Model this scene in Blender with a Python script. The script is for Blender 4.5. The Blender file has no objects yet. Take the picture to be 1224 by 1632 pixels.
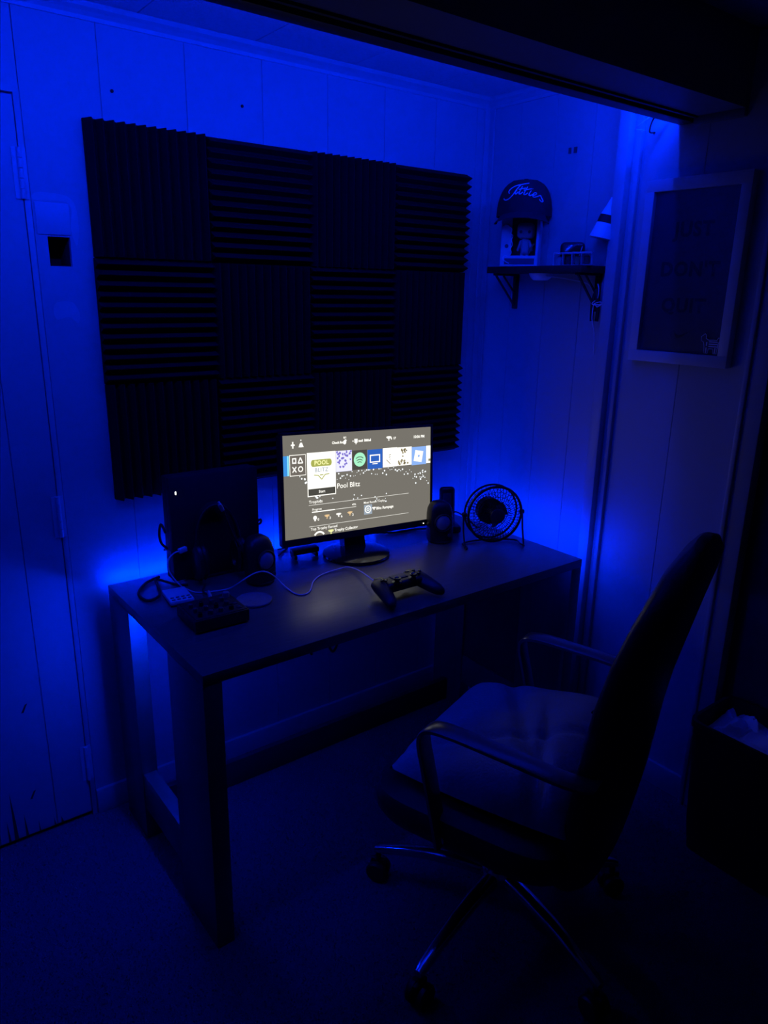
import bpy, bmesh, math, random
from mathutils import Vector, Matrix, Euler, noise
random.seed(7)
PI = math.pi
SC = bpy.context.scene
COL = SC.collection

# ------------------------------------------------------------------ camera
FPX, CX, CY = 1178.7, 612.0, 816.0
YAW, PITCH, ROLL = -0.657484, -0.289583, -0.018564
CAM = Vector((-0.5906, -1.9416, 1.4730))
CR = Matrix.Rotation(YAW, 3, 'Z') @ Matrix.Rotation(PITCH, 3, 'X') @ Matrix.Rotation(ROLL, 3, 'Y')
cam_data = bpy.data.cameras.new('camera')
cam = bpy.data.objects.new('camera', cam_data)
COL.objects.link(cam)
m = CR.to_4x4() @ Matrix.Rotation(PI / 2, 4, 'X')
m.translation = CAM
cam.matrix_world = m
cam_data.sensor_fit = 'HORIZONTAL'
cam_data.sensor_width = 36.0
cam_data.lens = 36.0 * FPX / 1224.0
cam_data.clip_start = 0.02
SC.camera = cam

def px(x, y, axis, val):
    """point where the view ray of a photo pixel meets the plane axis = val (a wall, the floor, the desk top)"""
    d = CR @ Vector(((x - CX) / FPX, 1.0, -(y - CY) / FPX))
    i = 'xyz'.index(axis)
    return CAM + d * ((val - CAM[i]) / d[i])

# ------------------------------------------------------------------ world, exposure
w = bpy.data.worlds.new('world')
SC.world = w
w.use_nodes = True
w.node_tree.nodes['Background'].inputs[0].default_value = (0.02, 0.04, 0.2, 1)
w.node_tree.nodes['Background'].inputs[1].default_value = 0.0
SC.view_settings.view_transform = 'Standard'
SC.view_settings.look = 'None'
SC.view_settings.gamma = 1.0
SC.view_settings.use_curve_mapping = False
SC.view_settings.exposure = 0.0
LED_COLOUR = (0.0, 0.016, 1.0)
LED_POWER = 860.0     # radiance of the diodes of the light strips

# ------------------------------------------------------------------ materials
MATS = {}
def mat(name, col, rough=0.5, metal=0.0, spec=0.5, bump=0.0, bscale=60.0, var=0.0, vscale=8.0, emit=None, estr=1.0, coat=0.0, sheen=0.0, stretch=None, alpha=None, trans=0.0):
    if name in MATS: return MATS[name]
    M = bpy.data.materials.new(name); M.use_nodes = True
    nt = M.node_tree; b = nt.nodes['Principled BSDF']
    b.inputs['Base Color'].default_value = (*col, 1)
    b.inputs['Roughness'].default_value = rough
    b.inputs['Metallic'].default_value = metal
    b.inputs['Specular IOR Level'].default_value = spec
    b.inputs['Coat Weight'].default_value = coat
    b.inputs['Sheen Weight'].default_value = sheen
    b.inputs['Transmission Weight'].default_value = trans
    tc = nt.nodes.new('ShaderNodeTexCoord')
    src = tc.outputs['Object']
    if stretch:
        mp = nt.nodes.new('ShaderNodeMapping'); mp.inputs['Scale'].default_value = stretch
        nt.links.new(src, mp.inputs['Vector']); src = mp.outputs['Vector']
    if var:
        n = nt.nodes.new('ShaderNodeTexNoise'); n.inputs['Scale'].default_value = vscale; n.inputs['Detail'].default_value = 5
        nt.links.new(src, n.inputs['Vector'])
        r = nt.nodes.new('ShaderNodeValToRGB')
        r.color_ramp.elements[0].position = 0.3; r.color_ramp.elements[1].position = 0.7
        r.color_ramp.elements[0].color = (*[c * (1 - var) for c in col], 1)
        r.color_ramp.elements[1].color = (*[min(1, c * (1 + var)) for c in col], 1)
        nt.links.new(n.outputs['Fac'], r.inputs['Fac']); nt.links.new(r.outputs['Color'], b.inputs['Base Color'])
    if bump:
        n = nt.nodes.new('ShaderNodeTexNoise'); n.inputs['Scale'].default_value = bscale; n.inputs['Detail'].default_value = 4
        nt.links.new(src, n.inputs['Vector'])
        bp = nt.nodes.new('ShaderNodeBump'); bp.inputs['Strength'].default_value = bump; bp.inputs['Distance'].default_value = 0.003
        nt.links.new(n.outputs['Fac'], bp.inputs['Height']); nt.links.new(bp.outputs['Normal'], b.inputs['Normal'])
    if emit:
        b.inputs['Emission Color'].default_value = (*emit, 1)
        b.inputs['Emission Strength'].default_value = estr
    MATS[name] = M
    return M

WALL = mat('wall_paint', (.39, .39, .39), .55, var=.03, vscale=3, bump=.08, bscale=40)
FRESH = mat('patched_paint', (.46, .46, .46), .5, var=.04, vscale=9)
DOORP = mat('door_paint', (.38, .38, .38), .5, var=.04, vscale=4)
TRIM = mat('trim_paint', (.41, .41, .41), .4, var=.02)
CEIL = mat('ceiling_tile', (.50, .50, .50), .85, bump=.6, bscale=260, var=.08, vscale=120)
CARPET = mat('carpet', (.125, .125, .13), .95, bump=1.0, bscale=420, var=.35, vscale=300, spec=.1)
PILE = mat('carpet_pile', (.21, .21, .22), .95, var=.2, vscale=90, spec=.1)
FOAM = mat('charcoal_foam', (.0085, .0085, .009), .95, spec=.15, bump=.4, bscale=500)
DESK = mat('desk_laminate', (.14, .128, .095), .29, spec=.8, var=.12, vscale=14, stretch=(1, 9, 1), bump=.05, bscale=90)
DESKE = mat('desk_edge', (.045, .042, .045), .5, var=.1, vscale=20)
BLACK = mat('black_plastic', (.012, .012, .013), .42)
BLACKM = mat('black_matte', (.01, .01, .011), .7)
BLACKG = mat('black_gloss', (.01, .01, .011), .16, coat=.3)
DARKG = mat('dark_grey_plastic', (.05, .05, .055), .45)
LEATHER = mat('black_leather', (.012, .012, .013), .42, bump=.25, bscale=190)
CHROME = mat('chrome', (.55, .55, .58), .16, 1.0)
ARMM = mat('satin_armrest_metal', (.16, .16, .17), .28, .7)
BLANKET = mat('fleece_throw', (.31, .31, .305), .95, bump=.7, bscale=150, var=.1, vscale=5, sheen=.2, spec=.1)
WHITEP = mat('white_plastic', (.75, .75, .76), .4)
CABLEW = mat('white_cable', (.7, .7, .72), .5)
GREYD = mat('grey_disc', (.20, .20, .21), .6, var=.1, vscale=60)
FRAME = mat('white_frame', (.5, .5, .5), .45, var=.04, vscale=20)
POSTER = mat('poster_paper', (.035, .035, .055), .45)
INK = mat('poster_ink', (.006, .006, .008), .5)
BAG = mat('white_bag', (.8, .8, .82), .5, trans=0)
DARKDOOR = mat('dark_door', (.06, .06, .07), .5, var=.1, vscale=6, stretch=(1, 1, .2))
VOID = mat('wall_cavity', (.02, .02, .02), .9)
CRACK = mat('split_wood', (.03, .025, .022), .9)
METALD = mat('painted_hinge', (.5, .5, .5), .45)
HATM = mat('navy_twill', (.008, .008, .014), .85, bump=.4, bscale=600)
THREAD = mat('white_thread', (.8, .8, .8), .7)
CONE = mat('speaker_cone', (.28, .28, .3), .32)
BOXP = mat('box_card', (.52, .52, .55), .5, var=.15, vscale=30)
BOXD = mat('box_print_dark', (.06, .06, .08), .5)
VINYL = mat('vinyl_figure', (.6, .58, .55), .4)
RED = mat('red_plastic', (.5, .12, .08), .4)
AMBER = mat('amber_plastic', (.5, .38, .2), .4)
GOLD = mat('gold_foil', (.7, .55, .3), .3, .8)
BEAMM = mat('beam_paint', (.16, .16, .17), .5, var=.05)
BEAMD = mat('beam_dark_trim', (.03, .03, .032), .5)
def clear_plastic(name, fac=.86, rough=.05):
    M = bpy.data.materials.new(name); M.use_nodes = True; nt = M.node_tree
    out = nt.nodes['Material Output']; nt.nodes.remove(nt.nodes['Principled BSDF'])
    t = nt.nodes.new('ShaderNodeBsdfTransparent'); g = nt.nodes.new('ShaderNodeBsdfGlossy'); g.inputs['Roughness'].default_value = rough
    mx = nt.nodes.new('ShaderNodeMixShader'); mx.inputs[0].default_value = 1 - fac
    nt.links.new(t.outputs[0], mx.inputs[1]); nt.links.new(g.outputs[0], mx.inputs[2]); nt.links.new(mx.outputs[0], out.inputs[0])
    return M
CLEAR = clear_plastic('clear_plastic')
GLASS = clear_plastic('picture_glass', .97, .3)
def glow(name, col, s):
    if name in MATS: return MATS[name]
    M = bpy.data.materials.new(name); M.use_nodes = True; nt = M.node_tree
    nt.nodes.remove(nt.nodes['Principled BSDF'])
    e = nt.nodes.new('ShaderNodeEmission'); e.inputs[0].default_value = (*col, 1); e.inputs[1].default_value = s
    nt.links.new(e.outputs[0], nt.nodes['Material Output'].inputs[0])
    MATS[name] = M
    return M

# ------------------------------------------------------------------ mesh building
class MB:
    def __init__(s): s.bm = bmesh.new()
    def _merge(s, b, M=None):
        if M is not None: b.transform(M)
        me = bpy.data.meshes.new('t'); b.to_mesh(me); b.free(); s.bm.from_mesh(me); bpy.data.meshes.remove(me)
        return s
    def box(s, c, size, M=None, bev=0.0, seg=2, rot=None):
        b = bmesh.new(); bmesh.ops.create_cube(b, size=1.0)
        b.transform(Matrix.Diagonal((*size, 1)))
        if bev: bmesh.ops.bevel(b, geom=list(b.edges), offset=bev, segments=seg, profile=.5, affect='EDGES')
        if rot: b.transform(Euler(rot).to_matrix().to_4x4())
        b.transform(Matrix.Translation(c))
        return s._merge(b, M)
    def bx(s, x0, x1, y0, y1, z0, z1, bev=0.0, M=None):
        return s.box(((x0 + x1) / 2, (y0 + y1) / 2, (z0 + z1) / 2), (abs(x1 - x0), abs(y1 - y0), abs(z1 - z0)), M, bev)
    def loft(s, rings, M=None, cap=True, closed=False):
        b = bmesh.new(); R = [[b.verts.new(p) for p in r] for r in rings]; n = len(R[0])
        pairs = list(zip(R[:-1], R[1:])) + ([(R[-1], R[0])] if closed else [])
        for a, c in pairs:
            for i in range(n):
                j = (i + 1) % n
                b.faces.new((a[i], a[j], c[j], c[i]))
        if cap and not closed:
            b.faces.new(R[0][::-1]); b.faces.new(R[-1])
        bmesh.ops.recalc_face_normals(b, faces=list(b.faces))
        return s._merge(b, M)
    def tube(s, pts, r, n=8, M=None, closed=False, smooth=0):
        pts = [Vector(p) for p in pts]
        if smooth: pts = spline(pts, smooth, closed)
        rr = r if isinstance(r, (list, tuple)) else None
        rings = []; N = len(pts); up = None
        for i, p in enumerate(pts):
            a = pts[i - 1] if (i > 0 or closed) else p
            c = pts[(i + 1) % N] if (i < N - 1 or closed) else p
            t = (c - a).normalized()
            if up is None:
                up = t.orthogonal().normalized()
            else:
                up = (up - t * up.dot(t))
                up = up.normalized() if up.length > 1e-6 else t.orthogonal().normalized()
            sd = t.cross(up)
            k = rr[min(len(rr) - 1, int(i * len(rr) / N))] if rr else r
            rings.append([p + (up * math.cos(2 * PI * j / n) + sd * math.sin(2 * PI * j / n)) * k for j in range(n)])
        return s.loft(rings, M, True, closed)
    def strap(s, pts, wid, w, t, M=None, smooth=0):
        """flat bar swept along pts; wid = direction of its width"""
        pts = [Vector(p) for p in pts]; wid = Vector(wid).normalized()
        if smooth: pts = spline(pts, smooth)
        rings = []
        for i, p in enumerate(pts):
            a = pts[max(0, i - 1)]; c = pts[min(len(pts) - 1, i + 1)]
            d = (c - a).normalized(); nrm = d.cross(wid).normalized()
            prof = [(-.5, -.3), (-.42, -.5), (.42, -.5), (.5, -.3), (.5, .3), (.42, .5), (-.42, .5), (-.5, .3)]
            rings.append([p + wid * (u * w) + nrm * (v * t) for u, v in prof])
        return s.loft(rings, M)
    def lathe(s, prof, n=24, M=None):
        rings = [[(r * math.cos(2 * PI * j / n), r * math.sin(2 * PI * j / n), z) for j in range(n)] for r, z in [(max(r, 1e-4), z) for r, z in prof]]
        return s.loft(rings, M)
    def prism(s, poly, d, M=None):
        """2-D outline extruded along z from 0 to d"""
        b = bmesh.new(); lo = [b.verts.new((x, y, 0)) for x, y in poly]; f = b.faces.new(lo)
        e = bmesh.ops.extrude_face_region(b, geom=[f]); bmesh.ops.translate(b, vec=(0, 0, d), verts=[v for v in e['geom'] if isinstance(v, bmesh.types.BMVert)])
        bmesh.ops.recalc_face_normals(b, faces=list(b.faces))
        return s._merge(b, M)
    def grid(s, fn, nu, nv, M=None):
        b = bmesh.new(); V = [[b.verts.new(fn(i / nu, j / nv)) for j in range(nv + 1)] for i in range(nu + 1)]
        for i in range(nu):
            for j in range(nv): b.faces.new((V[i][j], V[i + 1][j], V[i + 1][j + 1], V[i][j + 1]))
        bmesh.ops.recalc_face_normals(b, faces=list(b.faces))
        return s._merge(b, M)
    def mesh(s, me, M):
        b = bmesh.new(); b.from_mesh(me); return s._merge(b, M)
    def build(s, name, material, parent=None, smooth=True, ang=38, **kw):
        me = bpy.data.meshes.new(name); s.bm.to_mesh(me); s.bm.free()
        if smooth:
            me.shade_smooth(); me.set_sharp_from_angle(angle=math.radians(ang))
        o = bpy.data.objects.new(name, me); me.materials.append(material); COL.objects.link(o)
        if parent is not None: o.parent = parent
        for k, v in kw.items(): o[k] = v
        return o

def spline(P, k, closed=False):
    out = []; n = len(P); rng = range(n if closed else n - 1)
    g = (lambda i: P[i % n]) if closed else (lambda i: P[max(0, min(n - 1, i))])
    for i in rng:
        a, b, c, d = g(i - 1), g(i), g(i + 1), g(i + 2)
        for j in range(k):
            t = j / k
            out.append(0.5 * ((2 * b) + (c - a) * t + (2 * a - 5 * b + 4 * c - d) * t * t + (3 * b - a - 3 * c + d) * t ** 3))
    if not closed: out.append(P[-1])
    return out

def thing(name, label, cat, loc=(0, 0, 0), rotz=0.0, group=None):
    o = bpy.data.objects.new(name, None); COL.objects.link(o); o.empty_display_size = .05
    o.location = loc; o.rotation_euler = (0, 0, rotz); o['label'] = label; o['category'] = cat
    if group: o['group'] = group
    return o
def tag(o, label, cat, group=None):
    o['label'] = label; o['category'] = cat
    if group: o['group'] = group
    return o
def part_copy(o, parent, loc=(0, 0, 0), rot=(0, 0, 0)):
    c = o.copy(); COL.objects.link(c); c.parent = parent; c.location = loc; c.rotation_euler = rot
    return c
def text_mesh(body, size, ax='CENTER', shear=0.0, bold=0.0, spacing=1.0):
    cu = bpy.data.curves.new('t', 'FONT'); cu.body = body; cu.size = size; cu.align_x = ax; cu.align_y = 'CENTER'
    cu.shear = shear; cu.offset = bold; cu.space_character = spacing; cu.resolution_u = 3
    o = bpy.data.objects.new('t', cu); COL.objects.link(o)
    dg = bpy.context.evaluated_depsgraph_get(); dg.update()
    me = bpy.data.meshes.new_from_object(o.evaluated_get(dg))
    bpy.data.objects.remove(o); bpy.data.curves.remove(cu)
    return me
def frame_matrix(o, xa, ya):
    xa = Vector(xa).normalized(); ya = Vector(ya); ya = (ya - xa * ya.dot(xa)).normalized(); za = xa.cross(ya)
    M = Matrix((xa, ya, za)).transposed().to_4x4(); M.translation = Vector(o)
    return M

# ================================================================== THE ROOM
XR = 1.32            # right wall
ZC = 2.08            # ceiling
X0, Y0 = -2.9, -3.8  # far left and rear of the room

floor = MB().bx(X0, 2.2, Y0, .1, -.1, 0).build('floor', CARPET, smooth=False, kind='structure')
# carpet tufts
vs, fs = [], []
rnd = random.Random(3)
for i in range(110000):
    x = rnd.uniform(-.95, 1.3); y = rnd.uniform(-1.75, -.005); a = rnd.uniform(0, 2 * PI); h = rnd.uniform(.002, .0055); wd = rnd.uniform(.0012, .0024)
    k = len(vs); tx, ty = rnd.uniform(-.004, .004), rnd.uniform(-.004, .004)
    vs += [(x - wd * math.cos(a), y - wd * math.sin(a), -.001), (x + wd * math.cos(a), y + wd * math.sin(a), -.001), (x + tx, y + ty, h)]
    fs.append((k, k + 1, k + 2))
me = bpy.data.meshes.new('carpet_pile'); me.from_pydata(vs, [], fs); me.materials.append(PILE)
o = bpy.data.objects.new('carpet_pile', me); COL.objects.link(o); o.parent = floor; o['kind'] = 'stuff'

# back wall: studs core with a hole, grooved panels in front of it
HX0, HX1, HZ0, HZ1 = -.100, -.050, 1.517, 1.583
wb = MB()
wb.bx(X0, HX0, .012, .1, 0, ZC).bx(HX1, 2.2, .012, .1, 0, ZC).bx(HX0, HX1, .012, .1, 0, HZ0).bx(HX0, HX1, .012, .1, HZ1, ZC)
wall_back = wb.build('wall_back', WALL, smooth=False, kind='structure')
MB().bx(HX0 - .02, HX1 + .02, .09, .11, HZ0 - .02, HZ1 + .02).bx(HX0, HX0 + .002, .013, .09, HZ0, HZ1).bx(HX1 - .002, HX1, .013, .09, HZ0, HZ1).bx(HX0, HX1, .013, .09, HZ0, HZ0 + .002).bx(HX0, HX1, .013, .09, HZ1 - .002, HZ1).build('wall_cavity', VOID, wall_back, smooth=False)
DX0, DX1, DZ = -.86, -.144, 1.873     # the painted door in the back wall
edges = [-.128, .050, .262, .476, .682, .884, 1.085, 1.262, XR]
for a, b in zip(edges[:-1], edges[1:]):
    p = MB(); g = .0005
    if a < HX0 < b:
        p.bx(a + g, HX0, 0, .012, 0, ZC, .001).bx(HX1, b - g, 0, .012, 0, ZC, .001)
        p.bx(HX0 - .001, HX1 + .001, 0, .012, 0, HZ0).bx(HX0 - .001, HX1 + .001, 0, .012, HZ1, ZC)
    else:
        p.bx(a + g, b - g, 0, .012, 0, ZC, .0010)
    p.build('wall_panel', WALL, wall_back, smooth=False)
for a, b in ((-.86, -.62), (-.62, -.36), (-.36, -.128)):
    MB().bx(a + .001, b - .001, 0, .012, DZ + .006, ZC, .0012).build('wall_panel', WALL, wall_back, smooth=False)
for a, b in ((X0, -2.3), (-2.3, -1.9), (-1.9, -1.5), (-1.5, -1.18), (-1.18, -.875)):
    MB().bx(a + .001, b - .001, 0, .012, 0, ZC, .0012).build('wall_panel', WALL, wall_back, smooth=False)
MB().bx(-.122, -.047, -.003, .0, 1.587, 1.657, .0008).build('patch_plate', FRESH, wall_back, label='thin painted patch plate above the hole')
# smoothed filler smears round the hole
def smear(name, pts):
    P = spline([Vector((x, z, 0)) for x, z in pts], 5, True)
    MB().prism([(v.x, v.y) for v in P], .0006, Matrix(((1, 0, 0, 0), (0, 0, -1, 0), (0, 1, 0, 1e-4), (0, 0, 0, 1)))).build(name, FRESH, wall_back, smooth=False)
smear('filler_smear', [(-.120, 1.66), (-.118, 1.676), (-.08, 1.678), (-.045, 1.672), (-.03, 1.65), (-.028, 1.60), (-.036, 1.565), (-.046, 1.60), (-.046, 1.658)])
smear('filler_smear', [(-.10, 1.43), (-.06, 1.435), (-.045, 1.41), (-.05, 1.385), (-.07, 1.40), (-.10, 1.395)])
for x, z in ((.077, 1.913), (.415, 1.93)):
    MB().lathe([(0, 0), (.004, 0), (.004, .003), (.001, .005)], 8, Matrix.Translation((x, 0, z)) @ Matrix.Rotation(PI / 2, 4, 'X')).build('nail_head', BLACKM, wall_back)

# painted slab door
door = MB().bx(DX0, DX1, .000, .035, .012, DZ).build('door_1', DOORP, smooth=False, kind='structure')
ed = [DX0, -.70, -.54, -.385, -.239, DX1]
for a, b in zip(ed[:-1], ed[1:]):
    MB().bx(a + .0009, b - .0009, -.004, .0, .014, DZ - .002, .001).build('door_panel', DOORP, door, smooth=False)
for zc in (.176, .906, 1.713):
    h = MB(); n = 5; L = .108
    for i in range(n):
        h.lathe([(.0055, -L / n / 2 + .0006), (.0055, L / n / 2 - .0006)], 10, Matrix.Translation((-.1445, -.009, zc - L / 2 + L / n * (i + .5))))
    hh = h.build('hinge', METALD, door)
    MB().bx(-.143, -.130, -.0065, -.0045, zc - L / 2, zc + L / 2).bx(-.160, -.146, -.0065, -.0045, zc - L / 2, zc + L / 2).build('hinge_leaf', METALD, hh)
for cx, w_, h_ in ((-.345, .010, .165), (-.362, .006, .08), (-.318, .007, .085), (-.245, .005, .04), (-.225, .008, .035), (-.285, .004, .05)):
    MB().prism([(cx - w_ / 2, .014), (cx + w_ / 2, .014), (cx + w_ * .15, h_ * .55), (cx - w_ * .35, h_)], .0006, Matrix(((1, 0, 0, 0), (0, 0, -1, -.004), (0, 1, 0, 0), (0, 0, 0, 1)))).build('split', CRACK, door, smooth=False)
for cx, cz in ((-.292, .135), (-.285, .40)):
    MB().prism([(cx - .008, cz - .012), (cx - .002, cz - .012), (cx + .009, cz + .012), (cx + .003, cz + .01)], .0005, Matrix(((1, 0, 0, 0), (0, 0, -1, -.004), (0, 1, 0, 0), (0, 0, 0, 1)))).build('scuff', CRACK, door, smooth=False)
MB().bx(-.1425, -.1295, -.0045, .02, 0, DZ + .02, .0008).build('trim_1', TRIM, kind='structure')
MB().bx(-.875, -.862, -.0045, .02, 0, DZ + .02, .0008).bx(-.862, -.1425, -.0045, .02, DZ + .004, DZ + .018).build('trim_2', TRIM, kind='structure')

# right wall, its panels, the casing at the alcove edge
wall_right = MB().bx(XR + .012, XR + .12, -1.04, .1, 0, ZC).bx(XR + .012, XR + .12, -1.86, -1.04, 2.0, ZC).bx(XR + .012, XR + .12, Y0, -1.86, 0, ZC).build('wall_right', WALL, smooth=False, kind='structure')
ye = [0, -.140, -.286, -.43, -.545, -.79, -.985]
for a, b in zip(ye[:-1], ye[1:]):
    MB().bx(XR, XR + .012, b + .0005, a - .0005, 0, ZC, .0010).build('wall_panel', WALL, wall_right, smooth=False)
MB().bx(XR, XR + .012, -1.86, -.986, 2.0, ZC, .001).build('wall_panel', WALL, wall_right, smooth=False)
MB().bx(XR, XR + .012, Y0, -1.93, 0, ZC, .001).build('wall_panel', WALL, wall_right, smooth=False)
MB().bx(XR - .004, XR, -.372, -.362, 1.878, 1.894).bx(XR - .004, XR, -.350, -.342, 1.878, 1.894).build('wall_anchor', DARKG, wall_right, smooth=False)
MB().bx(XR - .038, XR, -.577, -.540, 0, ZC, .003).bx(XR - .014, XR, -.600, -.577, 0, ZC, .003).build('trim_3', TRIM, kind='structure')
MB().bx(XR - .018, XR + .012, -1.045, -.985, 0, 2.02, .004).bx(XR - .026, XR + .012, -.999, -.985, 0, 2.02, .003).build('trim_4', TRIM, kind='structure')
MB().bx(XR - .018, XR + .012, -1.92, -1.86, 0, 2.02, .004).build('trim_5', TRIM, kind='structure')
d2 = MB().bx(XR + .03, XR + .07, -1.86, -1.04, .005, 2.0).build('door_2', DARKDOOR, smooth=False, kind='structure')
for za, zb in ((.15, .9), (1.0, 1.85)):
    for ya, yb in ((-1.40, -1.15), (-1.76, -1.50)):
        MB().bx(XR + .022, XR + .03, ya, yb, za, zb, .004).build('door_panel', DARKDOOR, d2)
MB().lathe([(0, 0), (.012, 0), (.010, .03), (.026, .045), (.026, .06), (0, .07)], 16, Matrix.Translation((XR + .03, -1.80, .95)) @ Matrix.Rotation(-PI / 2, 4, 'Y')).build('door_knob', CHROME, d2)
# rear part of the room, behind the camera
MB().bx(X0 - .1, X0, Y0, .1, 0, ZC).build('wall_left', WALL, smooth=False, kind='structure')
MB().bx(X0 - .1, 2.2, Y0 - .1, Y0, 0, ZC).build('wall_front', WALL, smooth=False, kind='structure')

# ceiling with one-foot tiles in the alcove
ceiling = MB().bx(X0, 2.2, Y0, .1, ZC + .006, ZC + .1).build('ceiling', CEIL, smooth=False, kind='structure')
tm = None
xs = .142 - .305 * 10
for i in range(17):
    xa = xs + .305 * i
    ys = [0, -.46, -.765] if i % 2 == 0 else [0, -.31, -.765]
    for ya, yb in zip(ys[:-1], ys[1:]):
        xb = min(xa + .305, XR)
        if xa >= XR: continue
        MB().bx(max(xa, X0) + .001, xb - .001, yb + .001, ya - .001, ZC, ZC + .006, .0015).build('ceiling_tile', CEIL, ceiling, smooth=False)

# crown and corner mouldings, baseboards
def crown(pts_a, pts_b, inward, name):
    a, b = Vector(pts_a), Vector(pts_b); inw = Vector(inward)
    prof = [(0, 0), (0, -.032), (.005, -.032), (.007, -.024), (.014, -.016), (.022, -.010), (.025, -.004), (.025, 0)]
    return MB().loft([[p + inw * u + Vector((0, 0, v)) for u, v in prof] for p in (a, b)]).build(name, TRIM, smooth=False, kind='structure')
crown((X0, 0, ZC), (XR, 0, ZC), (0, -1, 0), 'trim_6')
crown((XR, 0, ZC), (XR, -.54, ZC), (-1, 0, 0), 'trim_7')
MB().bx(XR - .026, XR, -.006, 0, 0, ZC - .02, .002).bx(XR - .006, XR, -.026, 0, 0, ZC - .02, .002).build('trim_8', TRIM, smooth=False, kind='structure')
MB().bx(-.128, XR, -.012, 0, 0, .078, .003).build('baseboard_back', TRIM, kind='structure')
MB().bx(XR - .012, XR, -.54, -.012, 0, .078, .003).bx(XR - .012, XR, -.985, -.60, 0, .078, .003).build('baseboard_right', TRIM, kind='structure')

# dropped beam across the opening
BY = -.700
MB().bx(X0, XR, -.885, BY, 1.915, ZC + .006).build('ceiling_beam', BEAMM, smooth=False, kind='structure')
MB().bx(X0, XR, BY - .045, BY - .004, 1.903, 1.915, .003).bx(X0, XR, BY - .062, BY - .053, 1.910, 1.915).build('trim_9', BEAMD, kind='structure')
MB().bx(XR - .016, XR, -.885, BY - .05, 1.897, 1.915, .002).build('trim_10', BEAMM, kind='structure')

# ================================================================== LED STRIPS
def led_strip(name, label, a, b, nrm, wid, strength=LED_POWER, pitch=.034):
    a, b, nrm, wid = Vector(a), Vector(b), Vector(nrm), Vector(wid)
    t = thing(name, label, 'led strip', (a + b) / 2)
    a2, b2 = (a - b) / 2, (b - a) / 2
    M = frame_matrix(a2, b2 - a2, wid); L = (b2 - a2).length; s = 1 if M.col[2].xyz.dot(nrm) > 0 else -1
    sl = -.75 if abs(M.col[2].xyz.dot(nrm)) < .95 and abs(nrm.z) > .75 else 0.0   # diodes twisted towards the wall
    MB().box((L / 2, 0, s * .0012), (L, .010, .0024), M).build('ribbon', WHITEP, t, smooth=False)
    dm = MB(); n = int(L / pitch)
    for i in range(n):
        dm.box((pitch * (i + .5), 0, s * (.0033 + (.004 if sl else 0))), (.010, .008, .0016), M, rot=(0, -s * sl, 0) if sl else None)
    dm.build('diodes', glow('led_diode_%d' % strength, LED_COLOUR, strength), t, smooth=False, kind='stuff')
    return t
led_strip('light_strip', 'blue diode strip stuck along the inner face of the ceiling beam', (-1.15, BY + .0002, 1.945), (XR - .02, BY + .0002, 1.945), (0, 1, 0), (0, 0, 1))
# two loose leads at the strip's end
for k, (z1, lab) in enumerate(((1.888, 'dark lead of the light strip sagging below the beam end'), (1.897, 'short pale lead of the light strip beside the beam end'))):
    c = MB().tube([(XR - .055, BY + .008, 1.94), (XR - .07 - .02 * k, BY + .03, 1.915), (XR - .06 - .02 * k, BY + .045 + .03 * k, z1), (XR - .03, BY + .05 + .03 * k, z1 + .002), (XR - .004, BY + .07 + .05 * k, z1 + .006)], .0022 if k == 0 else .0014, 6, smooth=5).build('strip_lead', BLACKM if k == 0 else CABLEW)
    tag(c, lab, 'cable')

# ================================================================== ACOUSTIC FOAM
T = .305
def foam_mesh(vert):
    n = 12; S = T - .0016; p = S / n; b0, b1 = .011, .034
    prof = [(-S / 2, 0), (-S / 2, b0)]
    for i in range(n):
        x = -S / 2 + p * i
        prof += [(x + p * .08, b0), (x + p * .46, b1), (x + p * .54, b1), (x + p * .92, b0)]
    prof += [(S / 2, b0), (S / 2, 0)]
    q = []
    for v in prof:
        if not q or (abs(q[-1][0] - v[0]) > 1e-6 or abs(q[-1][1] - v[1]) > 1e-6): q.append(v)
    M = Matrix(((1, 0, 0, 0), (0, -1, 0, 0), (0, 0, 1, -S / 2), (0, 0, 0, 1))) if vert else Matrix(((0, 0, 1, -S / 2), (0, -1, 0, 0), (1, 0, 0, 0), (0, 0, 0, 1)))
    return MB().prism(q, S, M)
proto = {}
rows = ['bottom row', 'middle row', 'top row']; cols = ['column nearest the door', 'second column from the door', 'second column from the shelf', 'column nearest the shelf']
for r in range(3):
    for c in range(4):
        vert = (r + c) % 2 == 0
        if vert not in proto:
            o = foam_mesh(vert).build('foam_tile', FOAM, smooth=False); proto[vert] = o
        else:
            o = proto[vert].copy(); COL.objects.link(o)
        o.location = (T * (c + .5), 0, .93 + T * (r + .5))
        o.location.x += random.uniform(-.0012, .0012); o.location.z += random.uniform(-.0012, .0012)
        tag(o, 'black foam tile with %s ridges, %s, %s' % ('upright' if vert else 'level', rows[r], cols[c]), 'foam tile', 'acoustic foam tiles on the wall')

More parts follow.
